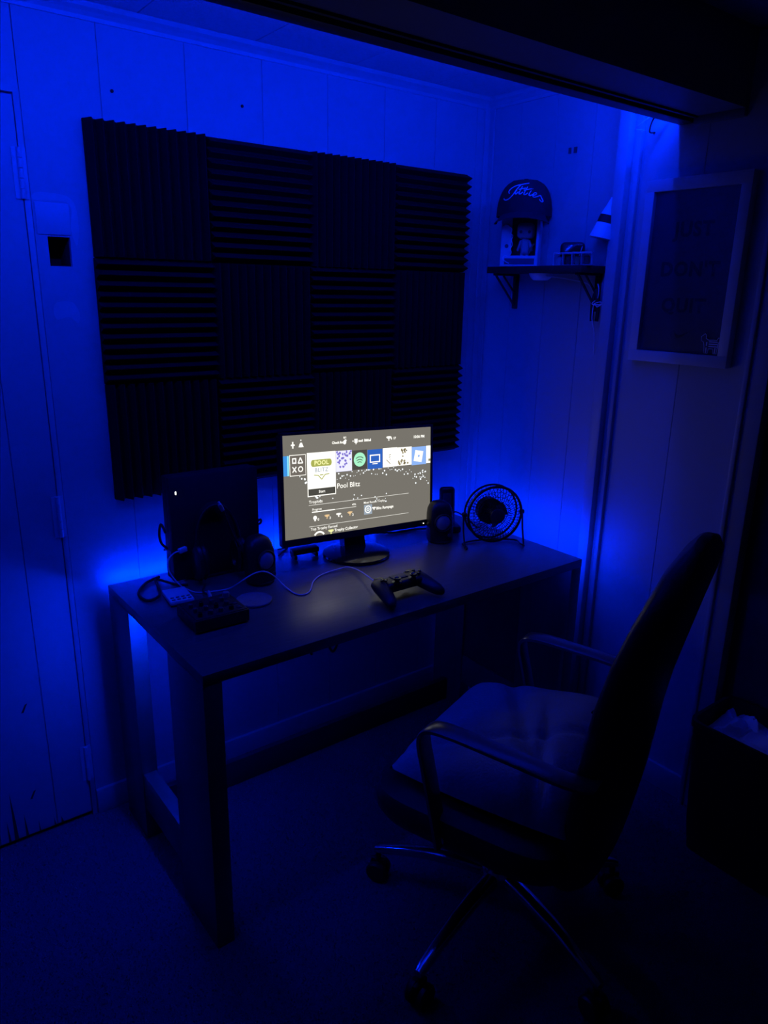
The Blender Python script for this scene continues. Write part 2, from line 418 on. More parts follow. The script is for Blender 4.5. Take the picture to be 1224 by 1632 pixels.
# ================================================================== DESK
DT = .71; DXL, DXR, DYB, DYF = -.052, 1.170, -.045, -.645
desk = thing('desk', 'dark laminate desk with flat slab legs and low side rails', 'desk', (DXL, DYF, 0))
def dk(b): b.bm.transform(Matrix.Translation((-DXL, -DYF, 0))); return b
dk(MB().bx(DXL, DXR, DYF, DYB, DT - .026, DT, .0015)).build('desktop', DESK, desk)
for xa, xb in ((DXL, DXL + .043), (DXR - .043, DXR)):
    for ya, yb in ((DYF + .001, DYF + .195), (DYB - .15, DYB)):
        dk(MB().bx(xa, xb, ya, yb, 0, DT - .0262, .0015)).build('leg', DESK, desk)
    xm = (xa + xb) / 2
    dk(MB().bx(xm - .018, xm + .018, DYF + .195, DYB - .15, .10, .208, .0015)).build('side_rail', DESK, desk)
dk(MB().bx(DXR - .034, DXR - .012, DYF + .195, DYB - .15, .208, DT - .0262)).build('shade_panel', DESKE, desk)  # added panel: closes the gap between these legs so it stays dark
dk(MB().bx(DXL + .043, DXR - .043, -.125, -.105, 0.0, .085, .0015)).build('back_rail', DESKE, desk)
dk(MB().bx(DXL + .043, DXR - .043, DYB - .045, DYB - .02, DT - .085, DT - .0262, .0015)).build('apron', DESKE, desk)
# strips round the desk edges, turned to the walls
led_strip('light_strip', 'blue diode strip along the back edge of the desk', (DXL + .01, DYB + .0052, DT - .0125), (DXR - .01, DYB + .0052, DT - .0125), (0, .7, .7), (0, .7, -.7), LED_POWER * .45)
led_strip('light_strip', 'blue diode strip along the side edge of the desk facing the shelf wall', (DXR + .0002, DYF + .012, DT - .011), (DXR + .0002, DYB - .01, DT - .011), (1, 0, 0), (0, 0, 1), LED_POWER * .48)
led_strip('light_strip', 'blue diode strip stuck under the door-side edge of the desktop', (-.026, -.435, DT - .032), (-.026, -.205, DT - .032), (0, .6, -.8), (1, 0, 0), LED_POWER * .85, .021)

# under the desk: power strip on the wall side, hanging leads
ps = thing('power_strip', 'black power strip hung under the desktop', 'power strip', (.70, -.24, .602))
MB().box((0, 0, .025), (.28, .055, .05), bev=.005).build('housing', BLACK, ps)
MB().box((-.143, 0, .028), (.006, .045, .04), bev=.002).build('end_cap', DARKG, ps)
for i in range(5):
    MB().box((-.10 + .05 * i, -.0285, .027), (.03, .003, .03), bev=.001).build('socket', BLACKM, ps)
for x in (-.1, .1): MB().box((x, 0, .066), (.01, .03, .032)).build('bracket', DARKG, ps)
tag(MB().tube([(.50, -.24, .683), (.47, -.25, .64), (.49, -.26, .60), (.53, -.25, .62), (.52, -.24, .683)], .0035, 6, smooth=6).build('lead', BLACKM), 'short black lead looped against the underside of the desktop', 'cable')
tag(MB().tube([(.545, -.24, .683), (.545, -.26, .58), (.54, -.27, .49), (.51, -.28, .445), (.48, -.28, .50), (.455, -.27, .50), (.44, -.26, .47), (.455, -.25, .44)], .004, 6, smooth=6).build('lead', BLACKM), 'black lead hanging down in a hook below the desktop', 'cable')

# ================================================================== MONITOR
mon = thing('monitor', 'black flat monitor on a round foot showing a game menu', 'monitor', (.632, -.225, DT))
MC = Vector((.6584, -.2144, .9279)) - Vector((.632, -.225, DT))
MM = (Matrix.Rotation(-.0286, 3, 'Z') @ Matrix.Rotation(-.0913, 3, 'X') @ Matrix.Rotation(.0397, 3, 'Y')).to_4x4(); MM.translation = MC
MW, MH = .538, .322
MB().lathe([(0, 0), (.098, 0), (.102, .004), (.100, .010), (.085, .014), (.04, .018), (0, .018)], 48).build('foot', BLACKG, mon)
MB().loft([[(x * k, y + yy, z) for x, y in ((-.038, -.016), (.038, -.016), (.034, .016), (-.034, .016))] for z, k, yy in ((.014, 1, .02), (.07, .95, .03), (.14, .9, .042), (.21, .85, .05))]).build('neck', BLACKG, mon)
hs = MB()
hs.box((0, .018, -.004), (MW - .004, .026, MH - .004), MM, .006)
hs.box((0, .036, -.02), (.30, .03, .18), MM, .012)
hs.build('housing', BLACK, mon)
bz = MB(); BT, BS, BBOT = .008, .0075, .020
bz.bx(-MW / 2, MW / 2, -.002, .012, MH / 2 - BT, MH / 2, .0004, MM).bx(-MW / 2, MW / 2, -.002, .012, -MH / 2, -MH / 2 + BBOT, .0004, MM)
bz.bx(-MW / 2, -MW / 2 + BS, -.002, .012, -MH / 2 + BBOT, MH / 2 - BT, .0004, MM).bx(MW / 2 - BS, MW / 2, -.002, .012, -MH / 2 + BBOT, MH / 2 - BT, .0004, MM)
bez = bz.build('bezel', BLACK, mon)
SX0, SX1, SZ0, SZ1 = -MW / 2 + BS, MW / 2 - BS, -MH / 2 + BBOT, MH / 2 - BT
SW, SH = SX1 - SX0, SZ1 - SZ0
screen = MB().bx(SX0, SX1, .0012, .004, SZ0, SZ1, 0, MM).build('screen', glow('screen_grey', (.188, .175, .150), 1.0), mon, smooth=False)
MB().lathe([(0, 0), (.0016, 0), (.0016, .001)], 10, MM @ Matrix.Translation((SX0 + .945 * SW, -.002, SZ0 - .011)) @ Matrix.Rotation(PI / 2, 4, 'X')).build('power_light', glow('white_glow', (1, 1, .95), 2.2), bez)
MB().mesh(text_mesh('hp', .010), MM @ Matrix.Translation((0, -.0024, -MH / 2 + .010)) @ Matrix.Rotation(PI / 2, 4, 'X')).build('maker_mark', DARKG, bez, smooth=False)

def uvp(u, v, lay=0): return Vector((SX0 + u * SW, .0010 - .00012 * lay, SZ0 + v * SH))
def srect(b, u0, v0, u1, v1, lay=1):
    a, c = uvp(u0, v0, lay), uvp(u1, v1, lay); return b.bx(a.x, c.x, a.y, a.y + .0001, min(a.z, c.z), max(a.z, c.z), 0, MM)
def spoly(b, pts, lay=2):   # uv outline
    P = [uvp(u, v, lay) for u, v in pts]
    return b.prism([(p.x, p.z) for p in P], .0001, MM @ Matrix(((1, 0, 0, 0), (0, 0, -1, P[0].y + .0001), (0, 1, 0, 0), (0, 0, 0, 1))))
ASP = SW / SH
def sdisc(b, u, v, ru, lay=2, n=14, squash=1.0): return spoly(b, [(u + ru * math.cos(2 * PI * i / n), v + ru * ASP * squash * math.sin(2 * PI * i / n)) for i in range(n)], lay)
def sring(b, u, v, r, t, lay=2, a0=0, a1=2 * PI, n=20):
    for i in range(n):
        x, y = a0 + (a1 - a0) * i / n, a0 + (a1 - a0) * (i + 1) / n
        spoly(b, [(u + k * math.cos(q), v + k * ASP * math.sin(q)) for k, q in ((r, x), (r + t, x), (r + t, y), (r, y))], lay)
    return b
def sline(b, p, q, t, lay=2):
    d = Vector((q[0] - p[0], (q[1] - p[1]) / ASP)); nn = Vector((-d.y, d.x)).normalized() * t / 2
    return spoly(b, [(p[0] + nn.x, p[1] + nn.y * ASP), (p[0] - nn.x, p[1] - nn.y * ASP), (q[0] - nn.x, q[1] - nn.y * ASP), (q[0] + nn.x, q[1] + nn.y * ASP)], lay)
def stext(b, body, u, v, size, ax='LEFT', lay=2, bold=0.0, sp=1.0):
    p = uvp(u, v, lay)
    return b.mesh(text_mesh(body, size, ax, 0, bold, sp), MM @ Matrix.Translation(p) @ Matrix.Rotation(PI / 2, 4, 'X'))
G_W = glow('ui_white', (1, .98, .90), 1.2); G_WS = glow('ui_soft_white', (1, .98, .9), .95); G_GREY = glow('ui_dark_grey', (.075, .072, .062), 1); G_MID = glow('ui_mid_grey', (.17, .15, .13), 1)
G_BLUE = glow('ui_blue', (.05, .30, .80), 1); G_BLUE2 = glow('ui_royal_blue', (.03, .13, .55), 1); G_CY = glow('ui_cyan', (.25, .75, 1.0), 1.1); G_GRN = glow('ui_mint', (.42, .95, .62), 1)
G_PUR = glow('ui_violet', (.22, .18, .62), 1); G_LAV = glow('ui_lavender', (.75, .75, 1), 1.2); G_OLIVE = glow('ui_olive', (.42, .45, .10), 1); G_YEL = glow('ui_pale_yellow', (.9, .9, .40), 1.1)
G_BROWN = glow('ui_brown', (.30, .25, .14), 1); G_DBR = glow('ui_dark_brown', (.07, .055, .03), 1); G_RBL = glow('ui_light_blue', (.28, .48, .95), 1); G_GOLD = glow('ui_bronze', (.9, .62, .32), 1); G_SLATE = glow('ui_slate', (.35, .42, .5), 1)
def sp(name, b, g):
    o = b.build(name, g, screen, smooth=False)
    if name == 'menu_picture': o['kind'] = 'stuff'
    return o
# tiles
sp('menu_tile', srect(MB(), 0, .618, .026, .808), G_BLUE); sp('menu_tile', srect(MB(), .026, .618, .036, .808), G_CY)
sp('menu_tile', srect(MB(), .040, .612, .139, .814), G_W); sp('menu_tile', srect(MB(), .043, .618, .136, .808, 2), G_MID)
b = MB()
for r4 in ((.056, .73, .081, .742), (.056, .772, .081, .784), (.056, .73, .062, .784), (.075, .73, .081, .784)): srect(b, *r4, 3)
for p, q in (((.092, .733), (.106, .785)), ((.106, .785), (.120, .733)), ((.091, .733), (.121, .733)), ((.057, .647), (.080, .70)), ((.080, .647), (.057, .70))): sline(b, p, q, .006, 3)
sring(b, .106, .674, .010, .0055, 3)
sp('menu_icon', b, G_W)
sp('menu_tile', srect(MB(), .146, .395, .327, .822), G_W)
sp('menu_tile', srect(MB(), .151, .405, .322, .470, 2), G_GREY); sp('menu_text', stext(MB(), 'Start', .236, .437, .011, 'CENTER', 3, .0002), G_W)
b = MB(); spoly(b, [(.182 + .012 * math.cos(a), .718 + .034 * math.sin(a)) for a in [PI / 2 + PI * i / 8 for i in range(9)]] + [(.29 + .012 * math.cos(a), .718 + .034 * math.sin(a)) for a in [-PI / 2 + PI * i / 8 for i in range(9)]], 2); sp('menu_emblem', b, G_OLIVE)
sp('menu_text', stext(MB(), 'POOL', .236, .718, .017, 'CENTER', 3, .0006, 1.1), G_YEL)
sp('menu_text', stext(MB(), 'BLITZ', .236, .648, .016, 'CENTER', 3, .0002, 1.1), G_SLATE)
b = MB()
for p, q in (((.188, .604), (.215, .598)), ((.215, .598), (.236, .555)), ((.236, .555), (.257, .600)), ((.257, .600), (.285, .606)), ((.225, .60), (.247, .60))): sline(b, p, q, .005, 3)
sp('menu_emblem', b, G_OLIVE)
sp('menu_tile', srect(MB(), .329, .612, .434, .819), G_LAV)
b = MB(); rq = random.Random(11)
for i in range(26):
    u, v = rq.uniform(.334, .427), rq.uniform(.66, .81); spoly(b, [(u + rq.uniform(.003, .011) * math.cos(a), v + rq.uniform(.006, .02) * math.sin(a)) for a in (0, 1.2, 2.5, 3.8, 5.1)], 2 + i % 3)
sp('menu_picture', b, G_PUR)
sp('menu_tile', srect(MB(), .438, .616, .537, .811), G_GREY); sp('menu_icon', sdisc(MB(), .487, .716, .040, 2, 28), G_GRN)
b = MB()
for r, c in ((.036, .676), (.028, .664), (.019, .656)):
    sring(b, .486, c, r, .0042, 3, .86, 2.28, 10)
sp('menu_icon', b, G_GREY)
sp('menu_tile', srect(MB(), .540, .608, .645, .806), G_BLUE2)
b = MB()
for r4 in ((.556, .672, .628, .684), (.556, .742, .628, .754), (.556, .672, .563, .754), (.621, .672, .628, .754), (.574, .655, .610, .664)): srect(b, *r4, 2)
sp('menu_icon', b, G_W)
sp('menu_tile', srect(MB(), .647, .612, .750, .810), G_W)
b = MB()
for p, q in (((.672, .69), (.700, .645)), ((.692, .735), (.705, .74)), ((.700, .72), (.692, .71)), ((.695, .69), (.700, .692))): sline(b, p, q, .004, 2)
sp('menu_picture', b, G_BROWN)
sp('menu_tile', srect(MB(), .750, .614, .857, .806), G_W)
b = MB()
for i in range(24):
    u, v = rq.choice((rq.gauss(.80, .016), rq.gauss(.795, .02))), rq.choice((rq.gauss(.77, .018), rq.gauss(.645, .02))); u = min(max(u, .76), .845); v = min(max(v, .632), .785)
    spoly(b, [(u + rq.uniform(.003, .010) * math.cos(a), v + rq.uniform(.006, .018) * math.sin(a)) for a in (0, 1.2, 2.5, 3.8, 5.1)], 2 + i % 3)
sp('menu_picture', b, G_BROWN)
b = MB()
for i in range(8):
    u, v = rq.gauss(.802, .010), rq.choice((.768, .775, .64)); spoly(b, [(u + rq.uniform(.002, .006) * math.cos(a), v + rq.uniform(.005, .012) * math.sin(a)) for a in (0, 1.2, 2.5, 3.8, 5.1)], 5)
sp('menu_picture', b, G_DBR)
sp('menu_tile', srect(MB(), .858, .606, .966, .798), G_RBL)
sp('menu_icon', spoly(MB(), [(.885, .765), (.945, .745), (.932, .632), (.872, .65)], 2), G_W); sp('menu_icon', spoly(MB(), [(.906, .712), (.918, .708), (.915, .685), (.903, .689)], 3), G_RBL)
sp('menu_tile', srect(MB(), .967, .614, 1.0, .80), G_W); sp('menu_picture', srect(MB(), .985, .635, 1.0, .66, 2), G_BROWN)
# top bar
b = MB(); sdisc(b, .062, .906, .006); sline(b, (.051, .906), (.074, .906), .008); sline(b, (.0625, .875), (.0625, .937), .008); sp('menu_icon', b, G_W); b = MB()
sdisc(b, .112, .900, .011); spoly(b, [(.097, .882), (.128, .882), (.118, .925), (.107, .925)]); sdisc(b, .112, .948, .0035)
sp('menu_icon', b, G_W)
sp('menu_text', stext(MB(), 'Check for', .305, .901, .0095, 'LEFT', 2, .0004), G_W); sp('menu_text', stext(MB(), '0/1', .380, .945, .008, 'LEFT', 2, .0003), G_W)
b = MB(); sdisc(b, .388, .900, .010, 2, 12, 1.2); sline(b, (.381, .885), (.397, .925), .012); sp('menu_icon', b, G_W); b = MB(); srect(b, .452, .888, .474, .926); sdisc(b, .443, .905, .004); spoly(b, [(.458, .89), (.470, .89), (.462, .868)]); sp('menu_icon', b, G_W)
b = MB()
for i in range(11):
    if i == 4: continue
    u = .480 + i * .0078; srect(b, u, .893, u + .0062, .893 + rq.uniform(.014, .026))
sp('menu_text', b, G_W)
def trophy(b, u, v, k, lay=2):
    spoly(b, [(u - k, v + k * 1.9), (u + k, v + k * 1.9), (u + k * .7, v), (u + k * .2, v - k * .6), (u + k * .2, v - k * 1.2), (u + k * .6, v - k * 1.9), (u - k * .6, v - k * 1.9), (u - k * .2, v - k * 1.2), (u - k * .2, v - k * .6), (u - k * .7, v)], lay)
    for s_ in (-1, 1): sline(b, (u + s_ * k, v + k * 1.5), (u + s_ * k * 1.5, v + k * 1.2), k * .35, lay); sline(b, (u + s_ * k * 1.5, v + k * 1.3), (u + s_ * k * .8, v + k * .1), k * .35, lay)
    return b
sp('menu_icon', trophy(MB(), .690, .907, .0115), G_W)
def st(*a): sp('menu_text', stext(MB(), *a), G_W)
st('6', .704, .905, .0095, 'LEFT', 2, .0004); st('17', .722, .905, .0095, 'LEFT', 2, .0004); st('10:36 PM', .911, .903, .0115, 'CENTER', 2, .0004)
# lower part
sp('menu_text', stext(MB(), 'Pool Blitz', .332, .470, .021, 'LEFT', 2, .0001), G_W)
sp('menu_text', stext(MB(), 'Trophies', .152, .342, .0125, 'LEFT', 2, .0001), G_W)
for q_ in (.310, .098): sp('menu_rule', srect(MB(), .151, q_, .835, q_ + .004), G_WS)
b = MB(); srect(b, .170, .236, .317, .246); sp('progress_bar', b, G_W); sp('progress_bar', srect(MB(), .317, .239, .459, .244), G_WS)
st('Progress', .172, .266, .0090, 'LEFT', 2, .0001); st('49%', .459, .266, .0085, 'RIGHT', 2, .0001); st('Most Recent Trophy', .511, .268, .0092, 'LEFT', 2, .0001); st('Blitz Rampage', .598, .194, .0115, 'LEFT', 2, .0003)
for i, t_ in enumerate(('0', '3', '6', '3')): st(t_, .205 + .0757 * i, .162, .0100, 'LEFT', 2, .0003)
st('Top Trophy Earned', .160, .072, .0112, 'LEFT', 2, .0001); st('Trophy Collector', .312, .030, .0115, 'LEFT', 2, .0002)
b = MB(); sdisc(b, .189, .183, .012, 2, 14, 1.0); srect(b, .184, .15, .194, .168); sp('menu_icon', b, G_W)
for q_ in ((.342, .180, .0105), (.583, .197, .0085)): sp('menu_icon', trophy(MB(), *q_), G_W)
for q_ in (.266, .417): sp('menu_icon', trophy(MB(), q_, .180, .0105), G_GOLD)
sp('menu_icon', trophy(MB(), .290, .022, .0115), G_YEL)
sp('menu_tile', srect(MB(), .513, .145, .570, .245), G_SLATE); b = MB(); sring(b, .541, .197, .017, .005, 3); sring(b, .541, .197, .006, .003, 3); sp('menu_icon', b, G_W)
sp('menu_tile', srect(MB(), .160, .0, .268, .052), G_MID); b = MB(); sring(b, .214, -.025, .030, .010, 3, .55, PI - .55, 12); sp('menu_icon', b, G_W)
# drifting white bubbles of the theme
b = MB()
def dots(pts):
    for u, v, r in pts: sdisc(b, u, v, r, 1, 8)
dd = []
for i in range(34):
    t = i / 33; u = .555 + .43 * t; v = .60 - .16 * t ** 1.5 + rq.gauss(0, .03); dd.append((u, min(v, .602), rq.choice((.0026, .0038, .005))))
for i in range(14): dd.append((rq.gauss(.93, .025), rq.gauss(.48, .04), rq.choice((.0025, .004, .005))))
for i in range(26):
    t = i / 25; u = .10 + .04 * math.sin(t * 3) + .02 * rq.random() + .10 * t ** 2; v = .59 - .22 * t; dd.append((u, v + rq.gauss(0, .015), rq.choice((.003, .005, .0055))))
for i in range(20):
    t = i / 19; u = .335 + .21 * t; dd.append((u, .55 + .05 * t + rq.gauss(0, .02), rq.choice((.002, .003, .0045))))
for i in range(12): dd.append((rq.uniform(.25, .72), .31 + rq.gauss(0, .025), rq.choice((.002, .0035, .0045))))
dots([(min(max(u, .01), .985), min(v, .603), r) for u, v, r in dd if not (.148 < u < .325 and .395 < v)])
sp('bubble_pattern', b, glow('ui_bubbles', (.92, .98, 1), 1.3))['kind'] = 'stuff'

# ================================================================== SPEAKERS
def speaker(label, loc, aim):
    d = Vector((aim[0] - loc[0], aim[1] - loc[1], 0)); rz = math.atan2(-d.x, d.y) + PI   # local -y looks at the listener
    t = thing('desktop_speaker', label, 'speaker', loc, rz, 'pair of desk speakers')
    rings = []
    for z, w_, dp, lean in ((.006, .039, .050, 0), (.02, .041, .052, .001), (.06, .0415, .052, .003), (.090, .0405, .05, .006), (.108, .0375, .046, .009), (.121, .031, .039, .011), (.129, .020, .027, .013), (.132, .006, .012, .014)):
        rings.append([(w_ * abs(math.cos(a)) ** .55 * (1 if math.cos(a) > 0 else -1), lean + dp * .5 * abs(math.sin(a)) ** .6 * (1 if math.sin(a) > 0 else -1) * 2 * .55, z) for a in [2 * PI * i / 28 for i in range(28)]])
    MB().loft(rings).build('cabinet', BLACK, t)
    MB().lathe([(.03, 0), (.036, .002), (.036, .007), (0, .007)], 24).build('base_pad', BLACKM, t)
    Mf = Matrix.Translation((0, -.0268, .068)) @ Matrix.Rotation(PI / 2 - .05, 4, 'X')
    MB().lathe([(.020, -.004), (.0285, -.004), (.030, .001), (.027, .004), (.0245, .001), (.0235, -.004)], 32, Mf).build('cone_surround', BLACKM, t)
    MB().lathe([(.0243, -.004), (.0238, .001), (.021, .0035), (.016, .0062), (.009, .0082), (0, .009)], 32, Mf).build('cone', CONE, t)
    MB().lathe([(0, 0), (.006, 0), (.006, .004), (.004, .0045), (0, .0045)], 14, Matrix.Translation((.022, -.0275, .026)) @ Matrix.Rotation(PI / 2, 4, 'X')).build('volume_knob', DARKG, t)
    return t
speaker('black desktop speaker with a pale cone, beside the upright console', (.292, -.256, DT), (.45, -1.1))
speaker('black desktop speaker beside the small fan', (.925, -.272, DT), (.45, -1.5))

# handset behind the speaker by the fan
hd = thing('cordless_handset', 'black rounded handset standing in its cradle behind a speaker', 'phone', (1.015, -.205, DT), -.45)
MB().box((0, 0, .012), (.085, .07, .024), bev=.008).build('cradle', BLACK, hd)
MB().box((0, .004, .082), (.052, .026, .135), bev=.012, seg=4, rot=(-.12, 0, 0)).build('handset', BLACK, hd)
MB().box((-.006, -.0145, .108), (.028, .003, .048), bev=.001, rot=(-.12, 0, 0)).build('display', DARKG, hd)

# ================================================================== SMALL FAN
fan = thing('desk_fan', 'small black wire-cage desk fan on a bent rod stand', 'fan', (1.035, -.400, DT), math.atan2(.4, .917) * -1)
FR, FZ = .088, .104
def ringpts(r, y, n=48): return [(r * math.cos(2 * PI * i / n), y, FZ + r * math.sin(2 * PI * i / n)) for i in range(n)]
MB().tube(ringpts(FR, -.005), .0042, 8, closed=True).tube(ringpts(FR - .001, .030), .0032, 8, closed=True).build('cage_rim', BLACK, fan)
g = MB(); nsp = 48
for i in range(nsp):
    a = 2 * PI * i / nsp; ca, sa = math.cos(a), math.sin(a)
    g.tube([(ca * r, y, FZ + sa * r) for r, y in ((.024, -.026), (.05, -.024), (.075, -.016), (FR, -.005))], .0010, 4)
for r, y in ((.046, -.0245), (.060, -.021), (.074, -.0165)): g.tube(ringpts(r, y, 40), .0009, 4, closed=True)
g.build('front_grille', BLACKM, fan)
g = MB()
for i in range(32):
    a = 2 * PI * i / 32; ca, sa = math.cos(a), math.sin(a)
    g.tube([(ca * r, y, FZ + sa * r) for r, y in ((.034, .056), (.06, .052), (.08, .042), (FR, .030))], .0008, 4)
for r, y in ((.05, .054), (.07, .048)): g.tube(ringpts(r, y, 40), .0009, 4, closed=True)
g.build('rear_grille', BLACKM, fan)
Mx = Matrix.Translation((0, 0, FZ)) @ Matrix.Rotation(PI / 2, 4, 'X')
MB().lathe([(0, -.066), (.034, -.066), (.041, -.060), (.042, -.030), (0, -.030)], 28, Mx).build('motor', BLACK, fan)
MB().lathe([(0, .0235), (.018, .0235), (.024, .027), (.023, .030), (.012, .0325), (0, .033)], 24, Mx).build('centre_badge', DARKG, fan)
hb = MB().lathe([(0, -.03), (.016, -.03), (.016, .008), (.012, .014), (0, .015)], 20, Mx).build('rotor_hub', BLACK, fan)
for k in range(4):
    a0 = k * PI / 2 + .3
    def bl(u, v, a0=a0):
        r = .012 + .034 * u; a = a0 + (v - .5) * (1.0 - .15 * u); return (r * math.cos(a), .012 + (v - .5) * .022, FZ + r * math.sin(a))
    def bl2(u, v, f=bl): p = f(u, v); return (p[0], p[1] + .0016, p[2])
    MB().grid(bl, 5, 5).grid(bl2, 5, 5).build('blade', BLACK, hb)
for s_ in (-1, 1):
    MB().lathe([(0, 0), (.008, 0), (.009, .004), (.007, .012), (0, .013)], 14, Matrix.Translation((s_ * (FR + .002), .008, FZ)) @ Matrix.Rotation(s_ * PI / 2, 4, 'Y')).build('pivot_knob', BLACK, fan)
X = FR + .010
MB().tube([(-X, .008, FZ), (-X - .001, .0, .05), (-X, -.018, .006), (-X + .003, -.026, .0035), (-X + .008, -.010, .0035), (-X + .012, .03, .0035), (0, .05, .0035), (X - .012, .03, .0035), (X - .008, -.010, .0035), (X - .003, -.026, .0035), (X, -.018, .006), (X + .001, .0, .05), (X, .008, FZ)], .0028, 8, smooth=4).build('rod_stand', BLACK, fan)
tag(MB().tube([(.985, -.245, DT + .07), (.995, -.27, DT + .085), (1.01, -.30, DT + .07), (1.02, -.335, DT + .05), (1.03, -.345, DT + .045)], .002, 6, smooth=6).build('cable', BLACKM), 'thin black cable curling between the handset and the fan', 'cable')

# ================================================================== CONSOLE, HEADSET
con = thing('game_console', 'black game console standing upright against the wall', 'console', (.224, -.110, DT))
def cbox(x0, x1, y0, y1, z0, z1, bev=.002): return MB().bx(x0 - .224, x1 - .224, y0 + .110, y1 + .110, z0, z1, bev)
cbox(.096, .352, -.140, -.119, .006, .292).build('upper_shell', BLACKM, con)
cbox(.098, .350, -.116, -.085, .006, .290).build('lower_shell', BLACKM, con)
cbox(.100, .348, -.120, -.114, .008, .288, 0).build('seam', BLACKG, con)
cbox(.15, .30, -.15, -.07, 0, .006, .001).build('stand', BLACK, con)
cbox(.112, .1155, -.1412, -.1395, .246, .2545, .0004).build('status_light', glow('white_glow', (1, 1, .95), 2.2), con)
cbox(.094, .0965, -.131, -.124, .075, .09, .0005).build('usb_port', DARKG, con)
# headset leaning on the console: band over the top, cups, microphone boom
hs_ = thing('headset', 'black headset with a raised microphone boom, resting against the console', 'headset', (.209, -.184, DT))
hs_.scale = (.85, .85, 1)
arc = [(.072 * math.cos(a), .012 + .02 * math.sin(a), .115 + .095 * math.sin(a)) for a in [PI * i / 16 for i in range(17)]]
MB().strap(arc, (0, 1, .2), .022, .008).build('headband', BLACK, hs_)
for s_ in (-1, 1):
    Mc = Matrix.Translation((s_ * .070, .0, .062)) @ Matrix.Rotation(-s_ * PI / 2, 4, 'Y') @ Matrix.Diagonal((1.25, .9, 1, 1))
    c = MB().lathe([(0, -.016), (.03, -.016), (.039, -.010), (.040, .0), (.036, .006), (0, .006)], 24, Mc).build('ear_cup', BLACK, hs_)
    MB().lathe([(.018, .006), (.036, .006), (.040, .013), (.036, .021), (.022, .022), (.018, .012)], 24, Mc).build('ear_pad', LEATHER, c)
    MB().tube([(s_ * .072, .012, .118), (s_ * .080, .008, .095), (s_ * .082, .002, .07)], .005, 8).build('yoke', BLACK, c)
bm_ = MB().tube([(.062, -.012, .085), (.045, -.034, .11), (.026, -.042, .14), (.008, -.046, .18), (-.004, -.046, .212)], .0035, 8, smooth=4).build('microphone_boom', BLACK, hs_)
MB().lathe([(0, 0), (.006, .001), (.0068, .008), (.006, .022), (.002, .026)], 14, Matrix.Translation((-.004, -.046, .208)) @ Matrix.Rotation(-.5, 4, 'Y')).build('microphone_tip', mat('silver_mesh', (.35, .35, .37), .35, .6), bm_)
MB().lathe([(0, 0), (.0032, 0), (.0032, .006), (0, .007)], 8, Matrix.Translation((-.0145, -.047, .229)) @ Matrix.Rotation(-.5, 4, 'Y')).build('tip_cap', WHITEP, bm_)
# cable loops showing past the console
tag(MB().tube([(.094, -.10, .845), (.078, -.115, .875), (.070, -.12, .85), (.074, -.12, .825), (.09, -.115, .805), (.096, -.08, .79)], .0034, 6, smooth=5).build('cable', BLACKM), 'black cable looping out past the door side of the console', 'cable')
tag(MB().tube([(.352, -.083, .80), (.362, -.10, .825), (.371, -.115, .838), (.366, -.12, .828), (.353, -.083, .812)], .003, 6, smooth=5).build('cable', BLACKM), 'small black cable loop poking out between console and monitor', 'cable')
tag(MB().tube([(.078, -.075, DT + .004), (.03, -.10, DT + .004), (-.01, -.16, DT + .004), (-.005, -.215, DT + .004), (.03, -.20, DT + .005), (.048, -.14, DT + .0095), (.06, -.10, DT + .0095), (.095, -.155, DT + .004), (.12, -.17, DT + .004)], .0036, 6, smooth=6).build('cable', BLACKM), 'black cable coiled on the desk corner beside the console', 'cable')

# white charging lead
wc = thing('charging_cable', 'white charging cable running from console to gamepad', 'cable', (.09, -.165, DT))
O = Vector((.09, -.165, DT))
pl = px(287, 878, 'y', -.150)
zt = DT + .0022
P = [pl, px(277, 882, 'y', -.155), px(268, 893, 'y', -.165), px(268, 906, 'y', -.175), px(277, 922, 'y', -.18), px(294, 938, 'z', zt), px(312, 944, 'z', zt), px(335, 943, 'z', zt), px(365, 938, 'z', zt + .004), px(385, 926, 'y', -.305), px(405, 914, 'y', -.305), px(422, 911, 'y', -.305), px(437, 918, 'y', -.31), px(450, 931, 'z', zt + .004), px(468, 945, 'z', zt), px(482, 948, 'z', zt), px(494, 942, 'z', zt), px(500, 926, 'z', zt), px(515, 915, 'z', zt), px(540, 907, 'z', zt + .003), px(556, 904, 'z', zt + .006), px(575, 911, 'z', zt + .012), px(596, 926, 'z', DT + .026)]
for p in P: p.z = max(p.z, zt)
MB().tube([Vector((p.x, p.y, max(p.z, zt))) - O for p in spline(P, 5)], .0019, 8).build('cord', CABLEW, wc)
d0 = (P[0] - P[1]).normalized()
MB().box((0, 0, 0), (.024, .011, .013), frame_matrix(P[0] - O + d0 * .008, d0, (0, 1, 0)), .0015).build('usb_plug', WHITEP, wc)

